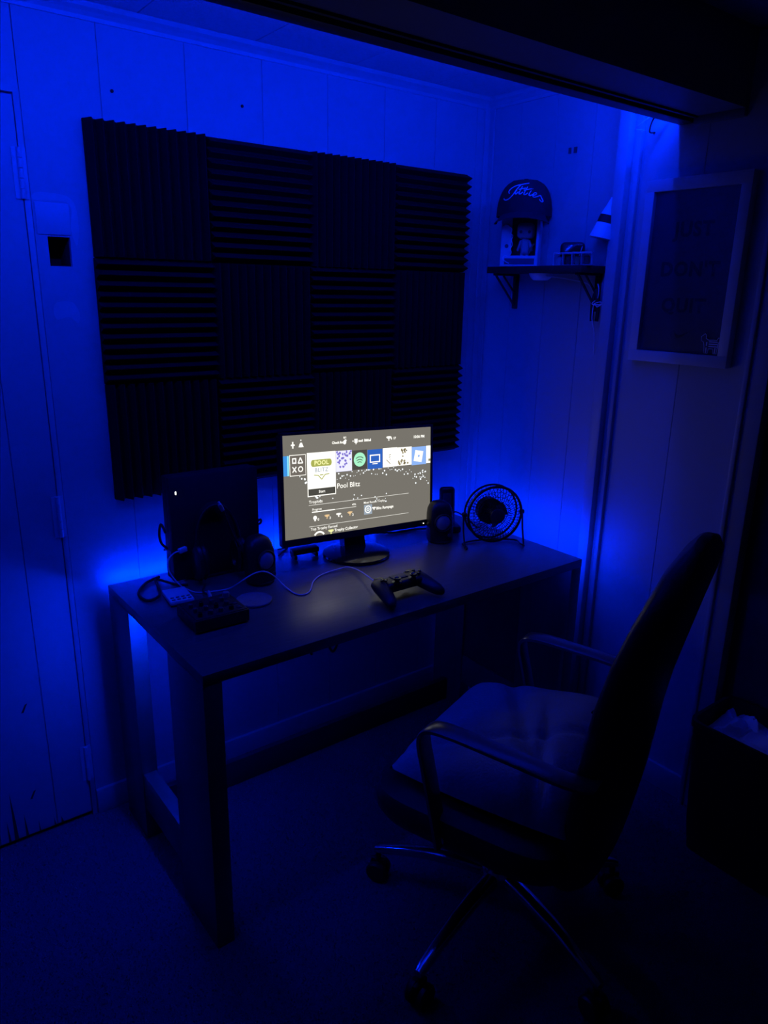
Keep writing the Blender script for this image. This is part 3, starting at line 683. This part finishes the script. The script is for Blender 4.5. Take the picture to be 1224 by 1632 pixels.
# ================================================================== CONTROLLER
ca, cb = px(602, 934, 'z', DT + .035), px(662, 918, 'z', DT + .035)
lat = (cb - ca); lat.z = 0
mid = (ca + cb) / 2
fwd = Vector((-lat.y, lat.x, 0)).normalized()
gp = thing('game_controller', 'black wireless gamepad lying near the front edge of the desk', 'controller', (mid.x - fwd.x * .018, mid.y - fwd.y * .018, DT), math.atan2(lat.y, lat.x))
b = MB().box((0, .004, .036), (.118, .056, .026), bev=.011, seg=4)
for s_ in (-1, 1):
    rings = []
    for t, (cx_, cy_, cz_, rx, rz) in enumerate(((.046, .032, .037, .018, .009), (.054, .026, .036, .025, .014), (.060, .006, .035, .026, .0175), (.066, -.018, .030, .0225, .018), (.072, -.042, .024, .0195, .0165), (.077, -.060, .020, .0165, .0145), (.080, -.071, .018, .011, .010), (.081, -.076, .017, .004, .004))):
        rings.append([(s_ * (cx_ + rx * math.cos(a)), cy_ + .22 * rz * math.sin(a), cz_ + rz * math.sin(a)) for a in [2 * PI * i / 16 for i in range(16)]])
    b.loft(rings)
b.build('body', BLACK, gp)
MB().box((0, .012, .0495), (.045, .026, .003), bev=.001).build('touchpad', DARKG, gp)
MB().box((0, .0325, .038), (.045, .003, .010), bev=.001).build('light_bar', DARKG, gp)
for s_ in (-1, 1):
    ts = MB().lathe([(0, .044), (.013, .044), (.013, .049), (.006, .051), (.006, .055), (.0095, .056), (.010, .060), (.0075, .0605), (.006, .0592), (0, .0588)], 20, Matrix.Translation((s_ * .027, -.017, .001))).build('thumbstick', BLACKG, gp)
    MB().box((s_ * .050, .037, .036), (.024, .012, .018), bev=.005, seg=3).build('trigger', BLACKG, gp)
    MB().box((s_ * .050, .030, .0475), (.024, .012, .005), bev=.002).build('shoulder_button', BLACKG, gp)
MB().box((-.053, .004, .0535), (.020, .0065, .004), bev=.001).box((-.053, .004, .0535), (.0065, .020, .004), bev=.001).build('direction_pad', BLACKG, gp)
for i in range(4):
    a = PI / 2 * i
    MB().lathe([(0, .051), (.0045, .051), (.0045, .0555), (.0035, .0562), (0, .0562)], 14, Matrix.Translation((.053 + .0115 * math.cos(a), .004 + .0115 * math.sin(a), 0))).build('button', BLACKG, gp)

# ================================================================== DESK ODDS AND ENDS
# audio mixer
ma, mb_, mc_ = px(287, 985, 'z', DT), px(322, 1013, 'z', DT), px(397, 992, 'z', DT)
mx = thing('audio_mixer', 'small black audio mixer with knobs on the desk corner', 'mixer', (.0835, -.405, DT), -.03)
MB().box((0, 0, .019), (.135, .120, .030), bev=.003).build('case', BLACK, mx)
for sx in (-1, 1):
    for sy in (-1, 1): MB().lathe([(.006, 0), (.007, .002), (.006, .005)], 10, Matrix.Translation((sx * .055, sy * .048, 0))).build('rubber_foot', BLACKM, mx)
MB().box((0, 0, .0345), (.126, .112, .002), bev=.0005).build('face_plate', BLACKM, mx)
for i in range(4):
    for j in range(3):
        k_ = MB().lathe([(0, 0), (.0062, 0), (.0055, .010), (.0045, .011), (0, .011)], 12, Matrix.Translation((-.048 + .026 * i, -.040 + .028 * j, .0352))).build('knob', DARKG if (i + j) % 3 else BLACKG, mx)
MB().lathe([(0, 0), (.009, 0), (.008, .012), (.007, .013), (0, .013)], 16, Matrix.Translation((.050, .036, .0352))).build('main_knob', mat('mid_grey_plastic', (.2, .2, .21), .4), mx)
for i in range(2): MB().box((.050, -.04 + .026 * i, .036), (.010, .012, .003), bev=.001).build('push_button', DARKG, mx)
jk = thing('jack_lead', 'audio lead with a pale plug standing in the back of the mixer', 'cable', (.0835, -.335, DT))
MB().tube([(.028, .004, .022), (.034, .030, .030), (.042, .055, .012), (.05, .10, .004), (.075, .14, .004)], .0028, 6, smooth=6).build('cord', BLACKM, jk)
MB().tube([(.028, -.006, .020), (.029, .006, .023), (.033, .026, .031)], .0048, 10).build('plug', mat('pale_plug', (.35, .35, .38), .4), jk)

# white keypad device
rm = thing('remote_control', 'small white keypad remote lying beside the mixer', 'remote', (.062, -.243, DT), -.12)
MB().box((0, 0, .010), (.060, .088, .012), bev=.003).build('case', WHITEP, rm)
MB().box((0, 0, .003), (.058, .086, .006), bev=.001).build('base', BLACK, rm)
for i in range(4):
    for j in range(2): MB().box((-.020 + .0135 * i, -.036 + .014 * j, .0163), (.0085, .006, .0016), bev=.0004).build('key', DARKG, rm)

cs = thing('coaster', 'round grey disc coaster lying between mixer and cable', 'coaster', tuple(px(405, 958, 'z', DT)))
MB().lathe([(0, 0), (.044, 0), (.046, .002), (.046, .005), (.0445, .0065), (.043, .0055), (0, .0055)], 40).build('disc', GREYD, cs)
MB().lathe([(.012, .0050), (.0135, .0050), (.0135, .0059), (.012, .0059)], 24).build('inlay_ring', GREYD, cs)

# small hub behind the monitor foot
hb_ = thing('usb_hub', 'small black hub on feet half hidden behind the monitor foot', 'hub', (.495, -.150, DT), -.1)
MB().box((0, 0, .020), (.085, .03, .016), bev=.003).build('case', BLACK, hb_)
for x in (-.034, .034): MB().box((x, 0, .006), (.008, .036, .012), bev=.002).build('foot', BLACK, hb_)
for i in range(4): MB().box((-.028 + .018 * i, -.0155, .020), (.012, .002, .006)).build('port', DARKG, hb_)
tag(MB().tube([px(444, 886, 'z', DT + .003), px(452, 878, 'z', DT + .003), px(458, 873, 'z', DT + .003), (.455, -.06, DT + .003)], .0022, 6, smooth=5).build('cable', BLACKM), 'thin dark cable on the desk behind the console-side speaker', 'cable')
tag(MB().tube([(.80, -.10, DT + .003), (.86, -.13, DT + .003), (.93, -.14, DT + .003), (.985, -.17, DT + .004)], .003, 6, smooth=5).build('cable', BLACKM), 'black cable lying on the desk behind the monitor', 'cable')

# ================================================================== WALL SHELF AND ITS THINGS
SZ = 1.556; SXF = 1.205; SYL, SYR = -.138, -.518
sh = thing('wall_shelf', 'narrow black wall shelf on two triangular brackets', 'shelf', (XR, (SYL + SYR) / 2, SZ))
def shp(b): b.bm.transform(Matrix.Translation((-XR, -(SYL + SYR) / 2, -SZ))); return b
shp(MB().bx(SXF, XR - .0005, SYR, SYL, SZ - .020, SZ, .0015)).build('board', BLACKM, sh)
for y in (-.165, -.495):
    b = MB().bx(XR - .0065, XR - .0005, y - .011, y + .011, SZ - .130, SZ - .0205, .002).bx(SXF + .012, XR - .0005, y - .009, y + .009, SZ - .0265, SZ - .0205, .001)
    b.strap([(SXF + .016, y, SZ - .026), (XR - .008, y, SZ - .118)], (0, 1, 0), .008, .004)
    b.strap([(SXF + .050, y, SZ - .026), (XR - .008, y, SZ - .080)], (0, 1, 0), .006, .004)
    shp(b).build('bracket', BLACKM, sh)

# stand-up toy box facing the room, cap on it
BN = Vector((-.82, -.57, 0)).normalized(); BXA = Vector((-BN.y, BN.x, 0)) * 1
face = px(826, 421, 'x', 1.222); face.z = SZ
BW, BD, BH = .117, .085, .160
tb = thing('toy_box', 'printed card box with a window showing a vinyl figure', 'box', (face.x - BN.x * BD / 2, face.y - BN.y * BD / 2, SZ), math.atan2(-BN.x, BN.y) + PI)
# local -y is the front
MB().bx(-BW / 2, BW / 2, BD / 2 - .002, BD / 2, 0, BH).bx(-BW / 2, BW / 2, -BD / 2, BD / 2, 0, .0015).bx(-BW / 2, BW / 2, -BD / 2, BD / 2, BH - .0015, BH).bx(-BW / 2, -BW / 2 + .0015, -BD / 2, BD / 2, 0, BH).bx(BW / 2 - .0015, BW / 2, -BD / 2, BD / 2, 0, BH).build('carton', BOXP, tb, smooth=False)
fr = MB().bx(-BW / 2, -.026, -BD / 2, -BD / 2 + .001, 0, BH).bx(.050, BW / 2, -BD / 2, -BD / 2 + .001, 0, BH).bx(-.026, .050, -BD / 2, -BD / 2 + .001, 0, .032).bx(-.026, .050, -BD / 2, -BD / 2 + .001, .142, BH).build('window_frame', BOXP, tb, smooth=False)
MB().bx(-.026, .050, -BD / 2 + .0004, -BD / 2 + .0008, .032, .142).build('window_film', CLEAR, tb, smooth=False)
MB().bx(-.045, .048, -BD / 2 - .0004, -BD / 2, .006, .024).build('name_band', BOXD, fr, smooth=False)
MB().bx(-BW / 2 + .003, BW / 2 - .003, BD / 2 - .004, BD / 2 - .0025, .002, BH - .002).build('backing', BOXD, tb, smooth=False)
# printed swirl outline on the front
out = [(-.056, .115), (-.045, .122), (-.034, .118), (-.026, .108), (-.030, .097), (-.022, .09), (-.026, .078), (-.022, .064), (-.028, .052), (-.024, .040), (-.033, .030), (-.044, .032), (-.05, .022), (-.040, .014), (-.030, .009)]
MB().tube([(x, -BD / 2 - .0012, z) for x, z in out], .0013, 5, smooth=4).build('printed_outline', WHITEP, fr)
MB().lathe([(0, 0), (.006, 0), (.006, .0004), (0, .0004)], 16, Matrix.Translation((-.040, -BD / 2, .060)) @ Matrix.Rotation(PI / 2, 4, 'X')).build('printed_dot', BOXD, fr)
MB().tube([(.030, -BD / 2 - .0008, .038), (.034, -BD / 2 - .0008, .05), (.040, -BD / 2 - .0008, .062), (.046, -BD / 2 - .0008, .066)], .003, 5).build('foil_flash', GOLD, fr)
fg = MB().box((.014, -.018, .106), (.052, .040, .046), bev=.012, seg=4).box((.014, -.022, .058), (.026, .02, .05), bev=.008, seg=3).box((.006, -.022, .036), (.010, .014, .022), bev=.003).box((.022, -.022, .036), (.010, .014, .022), bev=.003).box((-.003, -.023, .062), (.008, .012, .034), bev=.003, rot=(0, .3, 0)).box((.031, -.023, .062), (.008, .012, .034), bev=.003, rot=(0, -.3, 0)).build('vinyl_figure', VINYL, tb)
for x in (.001, .027): MB().lathe([(0, 0), (.005, 0), (.004, .002), (0, .0025)], 12, Matrix.Translation((x, -.0375, .102)) @ Matrix.Rotation(PI / 2, 4, 'X')).build('figure_eye', BOXD, fg)

cap = thing('baseball_cap', 'dark baseball cap with white script lettering on top of the box', 'cap', (face.x - BN.x * .055, face.y - BN.y * .055, SZ + BH), math.atan2(-BN.x, BN.y) + PI + .06)
RX, RY, RZ = .086, .086, .108
def dome(a, t):   # a azimuth, t 0 rim .. 1 crown
    e = t * PI / 2; k = math.cos(e) ** .62; zz = math.sin(e) ** .92
    return Vector((RX * k * math.cos(a), RY * k * math.sin(a), -.012 + RZ * zz))
rings = [[dome(2 * PI * i / 48, t) for i in range(48)] for t in [0, .06, .14, .24, .34, .45, .56, .67, .78, .88, .95, .995]]
inner = [[p * .97 for p in r] for r in rings]
MB().loft([inner[k] for k in range(len(inner) - 1, -1, -1)] + rings).build('crown', HATM, cap)
MB().lathe([(0, 0), (.008, 0), (.007, .004), (0, .005)], 12, Matrix.Translation((0, 0, RZ - .013))).build('button', HATM, cap)
sm = MB()
for k in range(6):
    a = PI / 6 + k * PI / 3; sm.tube([dome(a, t) * 1.004 for t in (.02, .2, .4, .6, .8, .97)], .001, 5)
sm.build('seam', HATM, cap)
def brim(u, v, off=0):
    a = -PI / 2 + (u - .5) * 1.9; r = RX * .95 + v * .066 * max(.02, math.cos((u - .5) * PI * .96)) ** .55
    x, y = r * math.cos(a), r * math.sin(a); return Vector((x, y, -.004 - .16 * x * x / .09 * (.6 + .4 * v) - .022 * v + off))
MB().loft([[brim(u, 1 - j / 4, .0022) for j in range(5)] + [brim(u, j / 4, 0) for j in range(5)] for u in [i / 24 for i in range(25)]]).build('brim', HATM, cap)
strokes = [[(268, 262), (262, 248), (275, 228), (310, 208), (360, 198), (405, 190)], [(345, 205), (320, 235), (298, 270), (275, 295), (250, 308), (232, 303), (229, 294)],
           [(322, 238), (311, 262), (318, 269), (334, 254)], [(360, 215), (340, 262), (349, 270), (368, 256)], [(335, 236), (388, 227)], [(398, 218), (376, 268), (385, 276), (404, 262)], [(372, 243), (428, 232)],
           [(426, 246), (412, 274), (421, 282), (440, 272)], [(440, 281), (462, 273), (463, 262), (450, 261), (439, 280), (448, 293), (472, 287)], [(472, 287), (492, 279), (500, 293), (514, 318), (501, 321), (487, 305)], [(329, 224), (331, 227)], [(434, 231), (436, 234)]]
lt = MB()
for s_ in strokes:
    pts = []
    for q in (spline([Vector((x, y, 0)) for x, y in s_], 4) if len(s_) > 2 else [Vector((x, y, 0)) for x, y in s_]):
        x = (q.x - 372) * .000416; z = .064 - (q.y - 258) * .000400 - .012
        # point on the front of the dome
        lo, hi = 0.0, .99
        for _ in range(24):
            t = (lo + hi) / 2
            if dome(0, t).z < z: lo = t
            else: hi = t
        rr = dome(0, lo).x; x = max(-rr * .98, min(rr * .98, x))
        pts.append(Vector((x, -math.sqrt(max(rr * rr - x * x, 1e-6)) - .0008, z)))
    lt.tube(pts, .0016, 6)
lt.build('lettering', THREAD, cap)

# black rounded gadget and four clear cases
gx = px(896, 420, 'x', 1.262)
gd = thing('small_clock', 'small black rounded gadget standing on the shelf behind the clear cases', 'gadget', (1.272, -.425, SZ), -1.02)
MB().box((0, 0, .034), (.072, .030, .068), bev=.013, seg=4).build('case', BLACK, gd)
MB().box((.002, -.0152, .036), (.052, .002, .046), bev=.0008).build('face', BLACKG, gd)
MB().tube([(.020, -.017, .018), (.030, -.017, .055)], .0013, 6).build('bright_edge', WHITEP, gd)
cc = []
for i in range(4):
    pos = px(897 + 16 * i, 421, 'x', 1.226)
    t = thing('display_case', 'tiny clear display cube holding %s miniature, in the row on the shelf' % ['a beige', 'a dark grey', 'an amber', 'a red'][i], 'display case', (1.236, -.408 - .0335 * i, SZ), -1.02, 'four clear display cubes on the shelf')
    S_ = .031; Hh = .037
    fm = MB(); e = .0016
    for sx in (-1, 1):
        for sy in (-1, 1): fm.box((sx * (S_ / 2 - e / 2), sy * (S_ / 2 - e / 2), Hh / 2), (e, e, Hh))
    for z in (.0012, Hh - .001):
        for s_ in (-1, 1): fm.box((0, s_ * (S_ / 2 - e / 2), z), (S_, e, .002)).box((s_ * (S_ / 2 - e / 2), 0, z), (e, S_, .002))
    fm.box((0, 0, .001), (S_, S_, .002)).box((0, 0, Hh - .0045), (S_, S_, .0008))
    fm.build('edges', BOXP, t, smooth=False)
    MB().box((0, -S_ / 2 + .0005, Hh / 2), (S_ - .003, .0004, Hh - .004)).build('pane', CLEAR, t, smooth=False)
    MB().box((0, .004, .016), (.018, .012, .022), bev=.005, seg=3).box((0, .003, .006), (.012, .010, .010), bev=.002).build('miniature', [VINYL, DARKG, AMBER, RED][i], t)

# puck lamp under the shelf, its leads by the bracket
pk = tag(MB().lathe([(0, -.020), (.022, -.020), (.030, -.014), (.036, -.004), (.038, 0), (0, 0)], 32, Matrix.Translation((1.262, -.318, SZ - .0205))).build('puck_light', WHITEP), 'white dome puck light under the shelf board, switched off', 'lamp')
b = MB(); zb = SZ - .02
tag(MB().tube([(1.250, -.350, zb - .008), (1.27, -.41, zb - .016), (1.30, -.47, zb - .03), (1.306, -.492, zb - .06)], .0016, 6, smooth=6).build('lamp_lead', CABLEW), 'thin pale lead running from puck light to shelf bracket', 'cable')
kn = thing('cable_bundle', 'bundle of black and white leads tied below the shelf bracket', 'cable', (1.303, -.505, zb - .075))
for k, (dx, dy, mt_) in enumerate(((-.004, .010, BLACKM), (-.004, -.012, BLACKM))):
    MB().tube([(dx, 0, .03), (dx - .003, dy * .6, .0), (dx, dy, -.03), (dx, dy * .8, -.062)], .0055, 8, smooth=5).build('plug_lead', mt_, kn)
MB().tube([(-.006, -.004, .045), (-.010, -.012, .03), (-.009, -.010, .005), (-.012, .006, -.012), (-.012, -.02, -.014), (-.010, -.03, -.01), (-.010, -.012, -.020), (-.010, .0, -.012), (-.010, .002, -.055), (.0, -.004, -.10), (.008, -.002, -.16)], .0016, 6, smooth=6).build('white_lead', CABLEW, kn)
MB().tube([(-.010, -.004, -.010), (-.013, -.024, -.006), (-.012, -.034, -.012)], .0014, 6, smooth=4).build('tie', CABLEW, kn)

# cone lamp behind the casing
cl = thing('cone_lamp', 'white cone-shaped lamp head with a black collar behind the casing', 'lamp', (1.300, -.518, 1.628))
Ml = Matrix.Translation((-.014, -.002, .032)) @ Matrix.Rotation(.16, 4, 'X') @ Matrix.Rotation(.12, 4, 'Y')
MB().lathe([(.0335, -.030), (.0345, -.029), (.0245, .012), (.022, .012), (.032, -.028)], 28, Ml).build('shade', WHITEP, cl)
MB().lathe([(0, .010), (.0245, .011), (.0205, .034), (0, .035)], 28, Ml).build('collar', BLACKM, cl)
MB().lathe([(0, .034), (.0200, .0345), (.010, .062), (.004, .082), (0, .083)], 24, Ml).build('neck', WHITEP, cl)
MB().tube([Ml @ Vector((0, 0, .08)), (.004, -.012, .135), (.017, -.012, .16)], .002, 6, smooth=4).build('cord', BLACKM, cl)

# ================================================================== PICTURE FRAME
pf = thing('picture_frame', 'white framed dark motivational poster hanging on the side wall', 'picture', (XR, -.788, 1.535))
FYL, FYR, FZ0, FZ1 = .148, -.148, -.238, .238
FT = .026; FWd = .030
for y0_, y1_, z0_, z1_ in ((FYR, FYL, FZ1 - FWd, FZ1), (FYR, FYL, FZ0, FZ0 + FWd), (FYR, FYR + FWd * .9, FZ0 + FWd, FZ1 - FWd), (FYL - FWd * .9, FYL, FZ0 + FWd, FZ1 - FWd)):
    MB().bx(-FT, -.0005, y0_, y1_, z0_, z1_, .0006).build('frame_rail', FRAME, pf)
ps_ = MB().bx(-.012, -.008, FYR + .02, FYL - .02, FZ0 + .02, FZ1 - .02).build('poster', POSTER, pf, smooth=False)
MB().bx(-.0165, -.0155, FYR + .024, FYL - .024, FZ0 + .024, FZ1 - .024).build('glass', GLASS, pf, smooth=False)
def on_poster(y, z, lay=0): return Matrix(((0, 0, -1, -.0122 - .0002 * lay), (-1, 0, 0, y), (0, 1, 0, z), (0, 0, 0, 1)))
for s_, py in (('JUST', 366), ("DON'T", 430), ('QUIT', 488)):
    pxx = {'JUST': 1106, "DON'T": 1098, 'QUIT': 1088}[s_]
    q = px(pxx, py, 'x', XR - .012)
    MB().mesh(text_mesh(s_, .050, 'CENTER', 0.0, .0022, 1.12), on_poster(q.y + .788, q.z - 1.535)).build('poster_word', INK, ps_, smooth=False)
q = px(1089, 533, 'x', XR - .012)
sw = [(-.026, .004), (-.023, -.002), (-.016, -.0065), (-.006, -.005), (.010, .002), (.028, .011), (.010, .0035), (-.006, -.0005), (-.014, -.0015), (-.020, .0005)]
MB().prism([(x * 1.1, y * 1.7) for x, y in sw], .0006, on_poster(q.y + .788, q.z - 1.535)).build('poster_mark', INK, ps_, smooth=False)
# striped animal sticker on the glass
q = px(1131, 551, 'x', XR - .017)
Ms = on_poster(q.y + .788, q.z - 1.535); Ms[0][3] = -.0170
ol = [(-.026, .022), (-.021, .026), (-.016, .030), (-.012, .026), (-.012, .018), (-.004, .014), (.010, .015), (.018, .014), (.022, .021), (.027, .021), (.026, .012), (.023, .006), (.021, -.020), (.012, -.020), (.010, -.008), (-.002, -.008), (-.004, -.020), (-.014, -.020), (-.015, -.004), (-.018, .008), (-.025, .012)]
stk = MB().prism(ol, .0003, Ms).build('sticker', BOXD, pf, smooth=False)
MB().tube([Ms @ Vector((x, y, .0006)) for x, y in ol], .0011, 5, closed=True).build('sticker_outline', WHITEP, stk)
b = MB()
for z in (.010, .004, -.002): b.box((.009, z, .0005), (.024, .0026, .0006), Ms)
b.box((.016, -.012, .0005), (.003, .014, .0006), Ms).box((-.009, -.012, .0005), (.003, .014, .0006), Ms).box((-.009, .004, .0005), (.003, .010, .0006), Ms)
b.build('sticker_stripes', WHITEP, stk, smooth=False)

# ================================================================== OFFICE CHAIR
CH = Vector((.545, -.955, 0)); TH = math.asin(.33)
chair = thing('office_chair', 'black high-back office chair with metal strap arms and chrome star base', 'chair', CH, TH)
# star base: world angles 121 + 72k
hub = MB().lathe([(0, .085), (.034, .085), (.044, .10), (.046, .135), (.036, .150), (0, .150)], 28).build('base_hub', CHROME, chair)
MB().lathe([(0, .15), (.026, .15), (.026, .27), (.018, .27), (.018, .34), (0, .34)], 20).build('gas_column', BLACK, chair)
MB().box((0, -.02, .345), (.17, .20, .04), bev=.008).build('tilt_mechanism', BLACK, chair)
MB().tube([(.10, -.02, .345), (.20, -.02, .345), (.23, -.02, .343)], .005, 8).build('lever', BLACK, chair)
lg0 = cs0 = None
for k in range(5):
    a = math.radians(121 + 72 * k) - TH
    if lg0 is None:
        rings = []
        for r, z, wd, th in ((.030, .128, .020, .017), (.10, .129, .0185, .0155), (.18, .122, .0165, .0135), (.25, .108, .0145, .0125), (.31, .092, .0125, .011), (.325, .087, .010, .008)):
            rings.append([(r, wd * (abs(math.cos(t)) ** .7) * (1 if math.cos(t) > 0 else -1), z + th * (abs(math.sin(t)) ** .7) * (1 if math.sin(t) > 0 else -1)) for t in [2 * PI * i / 16 for i in range(16)]])
        lg = MB().loft(rings).build('base_leg', CHROME, chair); lg0 = lg
        b = MB()
        for s_ in (-1, 1):
            b.lathe([(0, -.009), (.024, -.009), (.0275, -.005), (.0275, .005), (.024, .009), (0, .009)], 22, Matrix.Translation((.315, s_ * .0145, .0275)) @ Matrix.Rotation(PI / 2, 4, 'X'))
        b.box((.315, 0, .040), (.040, .012, .040), bev=.004).lathe([(0, .05), (.007, .05), (.007, .095), (0, .095)], 10, Matrix.Translation((.315, 0, -.004)))
        cs0 = b.build('caster', BLACK, lg)
        lg.rotation_euler = (0, 0, a)
    else:
        lg = part_copy(lg0, chair, rot=(0, 0, a)); part_copy(cs0, lg)
# seat: cushioned slab with a rolled front
def rrect(cx, cy, w_, d_, z, n=40, e=.35):
    return [(cx + w_ * abs(math.cos(t)) ** e * (1 if math.cos(t) > 0 else -1), cy + d_ * abs(math.sin(t)) ** e * (1 if math.sin(t) > 0 else -1), z) for t in [2 * PI * i / n for i in range(n)]]
MB().loft([rrect(0, .0, .215, .20, .352), rrect(0, .0, .250, .222, .362), rrect(0, .002, .262, .230, .385), rrect(0, .002, .264, .232, .410), rrect(0, .0, .256, .226, .430), rrect(0, 0, .232, .205, .442), rrect(0, 0, .14, .12, .446)]).build('seat', LEATHER, chair)
# backrest, reclined, rounded top
hh = [(.30, -.205, .14), (.32, -.212, .175), (.36, -.222, .195), (.42, -.234, .202), (.50, -.246, .205), (.58, -.254, .206), (.66, -.262, .206), (.75, -.275, .204), (.84, -.294, .200), (.92, -.311, .193), (.97, -.321, .180), (1.005, -.328, .155), (1.030, -.333, .118), (1.044, -.336, .070), (1.049, -.337, .03)]
rings = []
for h_, f_, w_ in hh:
    t_ = .036 if h_ < 1.0 else .036 * max(.12, (1.052 - h_) / .052) ** .6
    ring = []
    for i in range(36):
        t = 2 * PI * i / 36; cs_, sn = math.cos(t), math.sin(t)
        s_ = w_ * abs(cs_) ** .45 * (1 if cs_ > 0 else -1)
        f2 = f_ + t_ * abs(sn) ** .6 * (1 if sn > 0 else -1) + .030 * (s_ / .2) ** 2 * min(1, max(0, (1.03 - h_) / .15))
        ring.append((s_, f2 - .010, h_))
    rings.append(ring)
bk = MB().loft(rings).build('backrest', LEATHER, chair)
b = MB()
for h_ in (.60, .72, .84):
    f_ = [f for z, f, w_ in hh if z <= h_][-1]
    b.tube([(s_, f_ + .0245 + .030 * (s_ / .2) ** 2, h_) for s_ in (-.15, -.08, 0, .08, .15)], .0025, 6)
b.build('stitching', BLACKM, bk)
for s_ in (-1, 1):
    MB().strap([(s_ * .255, .030, .372), (s_ * .255, .045, .44), (s_ * .253, .070, .545), (s_ * .252, .083, .60), (s_ * .251, .078, .626), (s_ * .25, .055, .638), (s_ * .25, .0, .640), (s_ * .25, -.12, .634), (s_ * .247, -.20, .627), (s_ * .232, -.245, .618), (s_ * .21, -.262, .61)], (1, 0, 0), .046, .011, smooth=4).build('armrest', ARMM, chair)
    MB().lathe([(0, 0), (.012, 0), (.011, .004), (0, .005)], 12, Matrix.Translation((s_ * .261, .030, .39)) @ Matrix.Rotation(s_ * PI / 2, 4, 'Y')).build('arm_bolt', CHROME, chair)

# throw / cushion on the seat
th_ = thing('seat_cushion', 'plush grey cushion lying on the office chair seat', 'cushion', CH, TH)
def pillow(u, v, side):
    a, b_ = u * 2 - 1, v * 2 - 1
    sx = .012 + .222 * (a + .04 * a * (1 - b_ * b_)); sy = -.012 + .200 * (b_ + .03 * b_ * (1 - a * a))
    e = max(0.0, (1 - abs(a) ** 5.0)) ** .5 * max(0.0, (1 - abs(b_) ** 5.0)) ** .5
    n = noise.noise(Vector((sx * 6, sy * 6, 1.3))) * .5 + noise.noise(Vector((sx * 15, sy * 11, 5.2))) * .25
    k = ((1 - b_) / 2) ** 1.2
    cr = -.020 * math.exp(-((sy + .085 - .30 * sx) / .016) ** 2) * max(0, .6 - a) - .014 * math.exp(-((sy + .03 - .55 * sx) / .022) ** 2) - .012 * math.exp(-((sx + .5 * sy + .07) / .016) ** 2)
    if side: return (sx, sy, .468 + e * (.045 + .085 * k + .016 * n + cr))
    return (sx, sy, .468 - e * .021)
MB().grid(lambda u, v: pillow(u, v, 1), 48, 48).grid(lambda u, v: pillow(u, v, 0), 16, 16).build('cover', BLANKET, th_, ang=80)

# ================================================================== BIN BY THE DOORWAY
bn = thing('waste_bin', 'black square bin holding a crumpled white bag', 'bin', (1.228, -1.222, 0), .0)
def sq(w_, d_, z): return rrect(0, 0, w_, d_, z, 32, .22)
MB().loft([sq(.088, .125, 0), sq(.094, .135, .10), sq(.104, .150, .375), sq(.109, .155, .378), sq(.109, .155, .398), sq(.100, .146, .398), sq(.090, .128, .06), sq(.08, .12, .05)]).build('tub', BLACKM, bn)
def bag(u, v):
    a = u * 2 * PI; r = v; ca_, sa_ = math.cos(a), math.sin(a)
    n = noise.noise(Vector((ca_ * r * 2.6, sa_ * r * 2.6, 2.0))) * .06 + abs(noise.noise(Vector((ca_ * r * 5, sa_ * r * 5, 7.0)))) * .05
    z = .352 + n * (1 - .5 * r) + .02 * (1 - r)
    ex = .3
    return (.094 * r * abs(ca_) ** ex * (1 if ca_ > 0 else -1), .138 * r * abs(sa_) ** ex * (1 if sa_ > 0 else -1), z)
bg = tag(MB().grid(bag, 56, 18, Matrix.Translation((1.228, -1.222, 0))).build('bin_bag', BAG, ang=60), 'crumpled white plastic bag lining the black bin', 'bag')
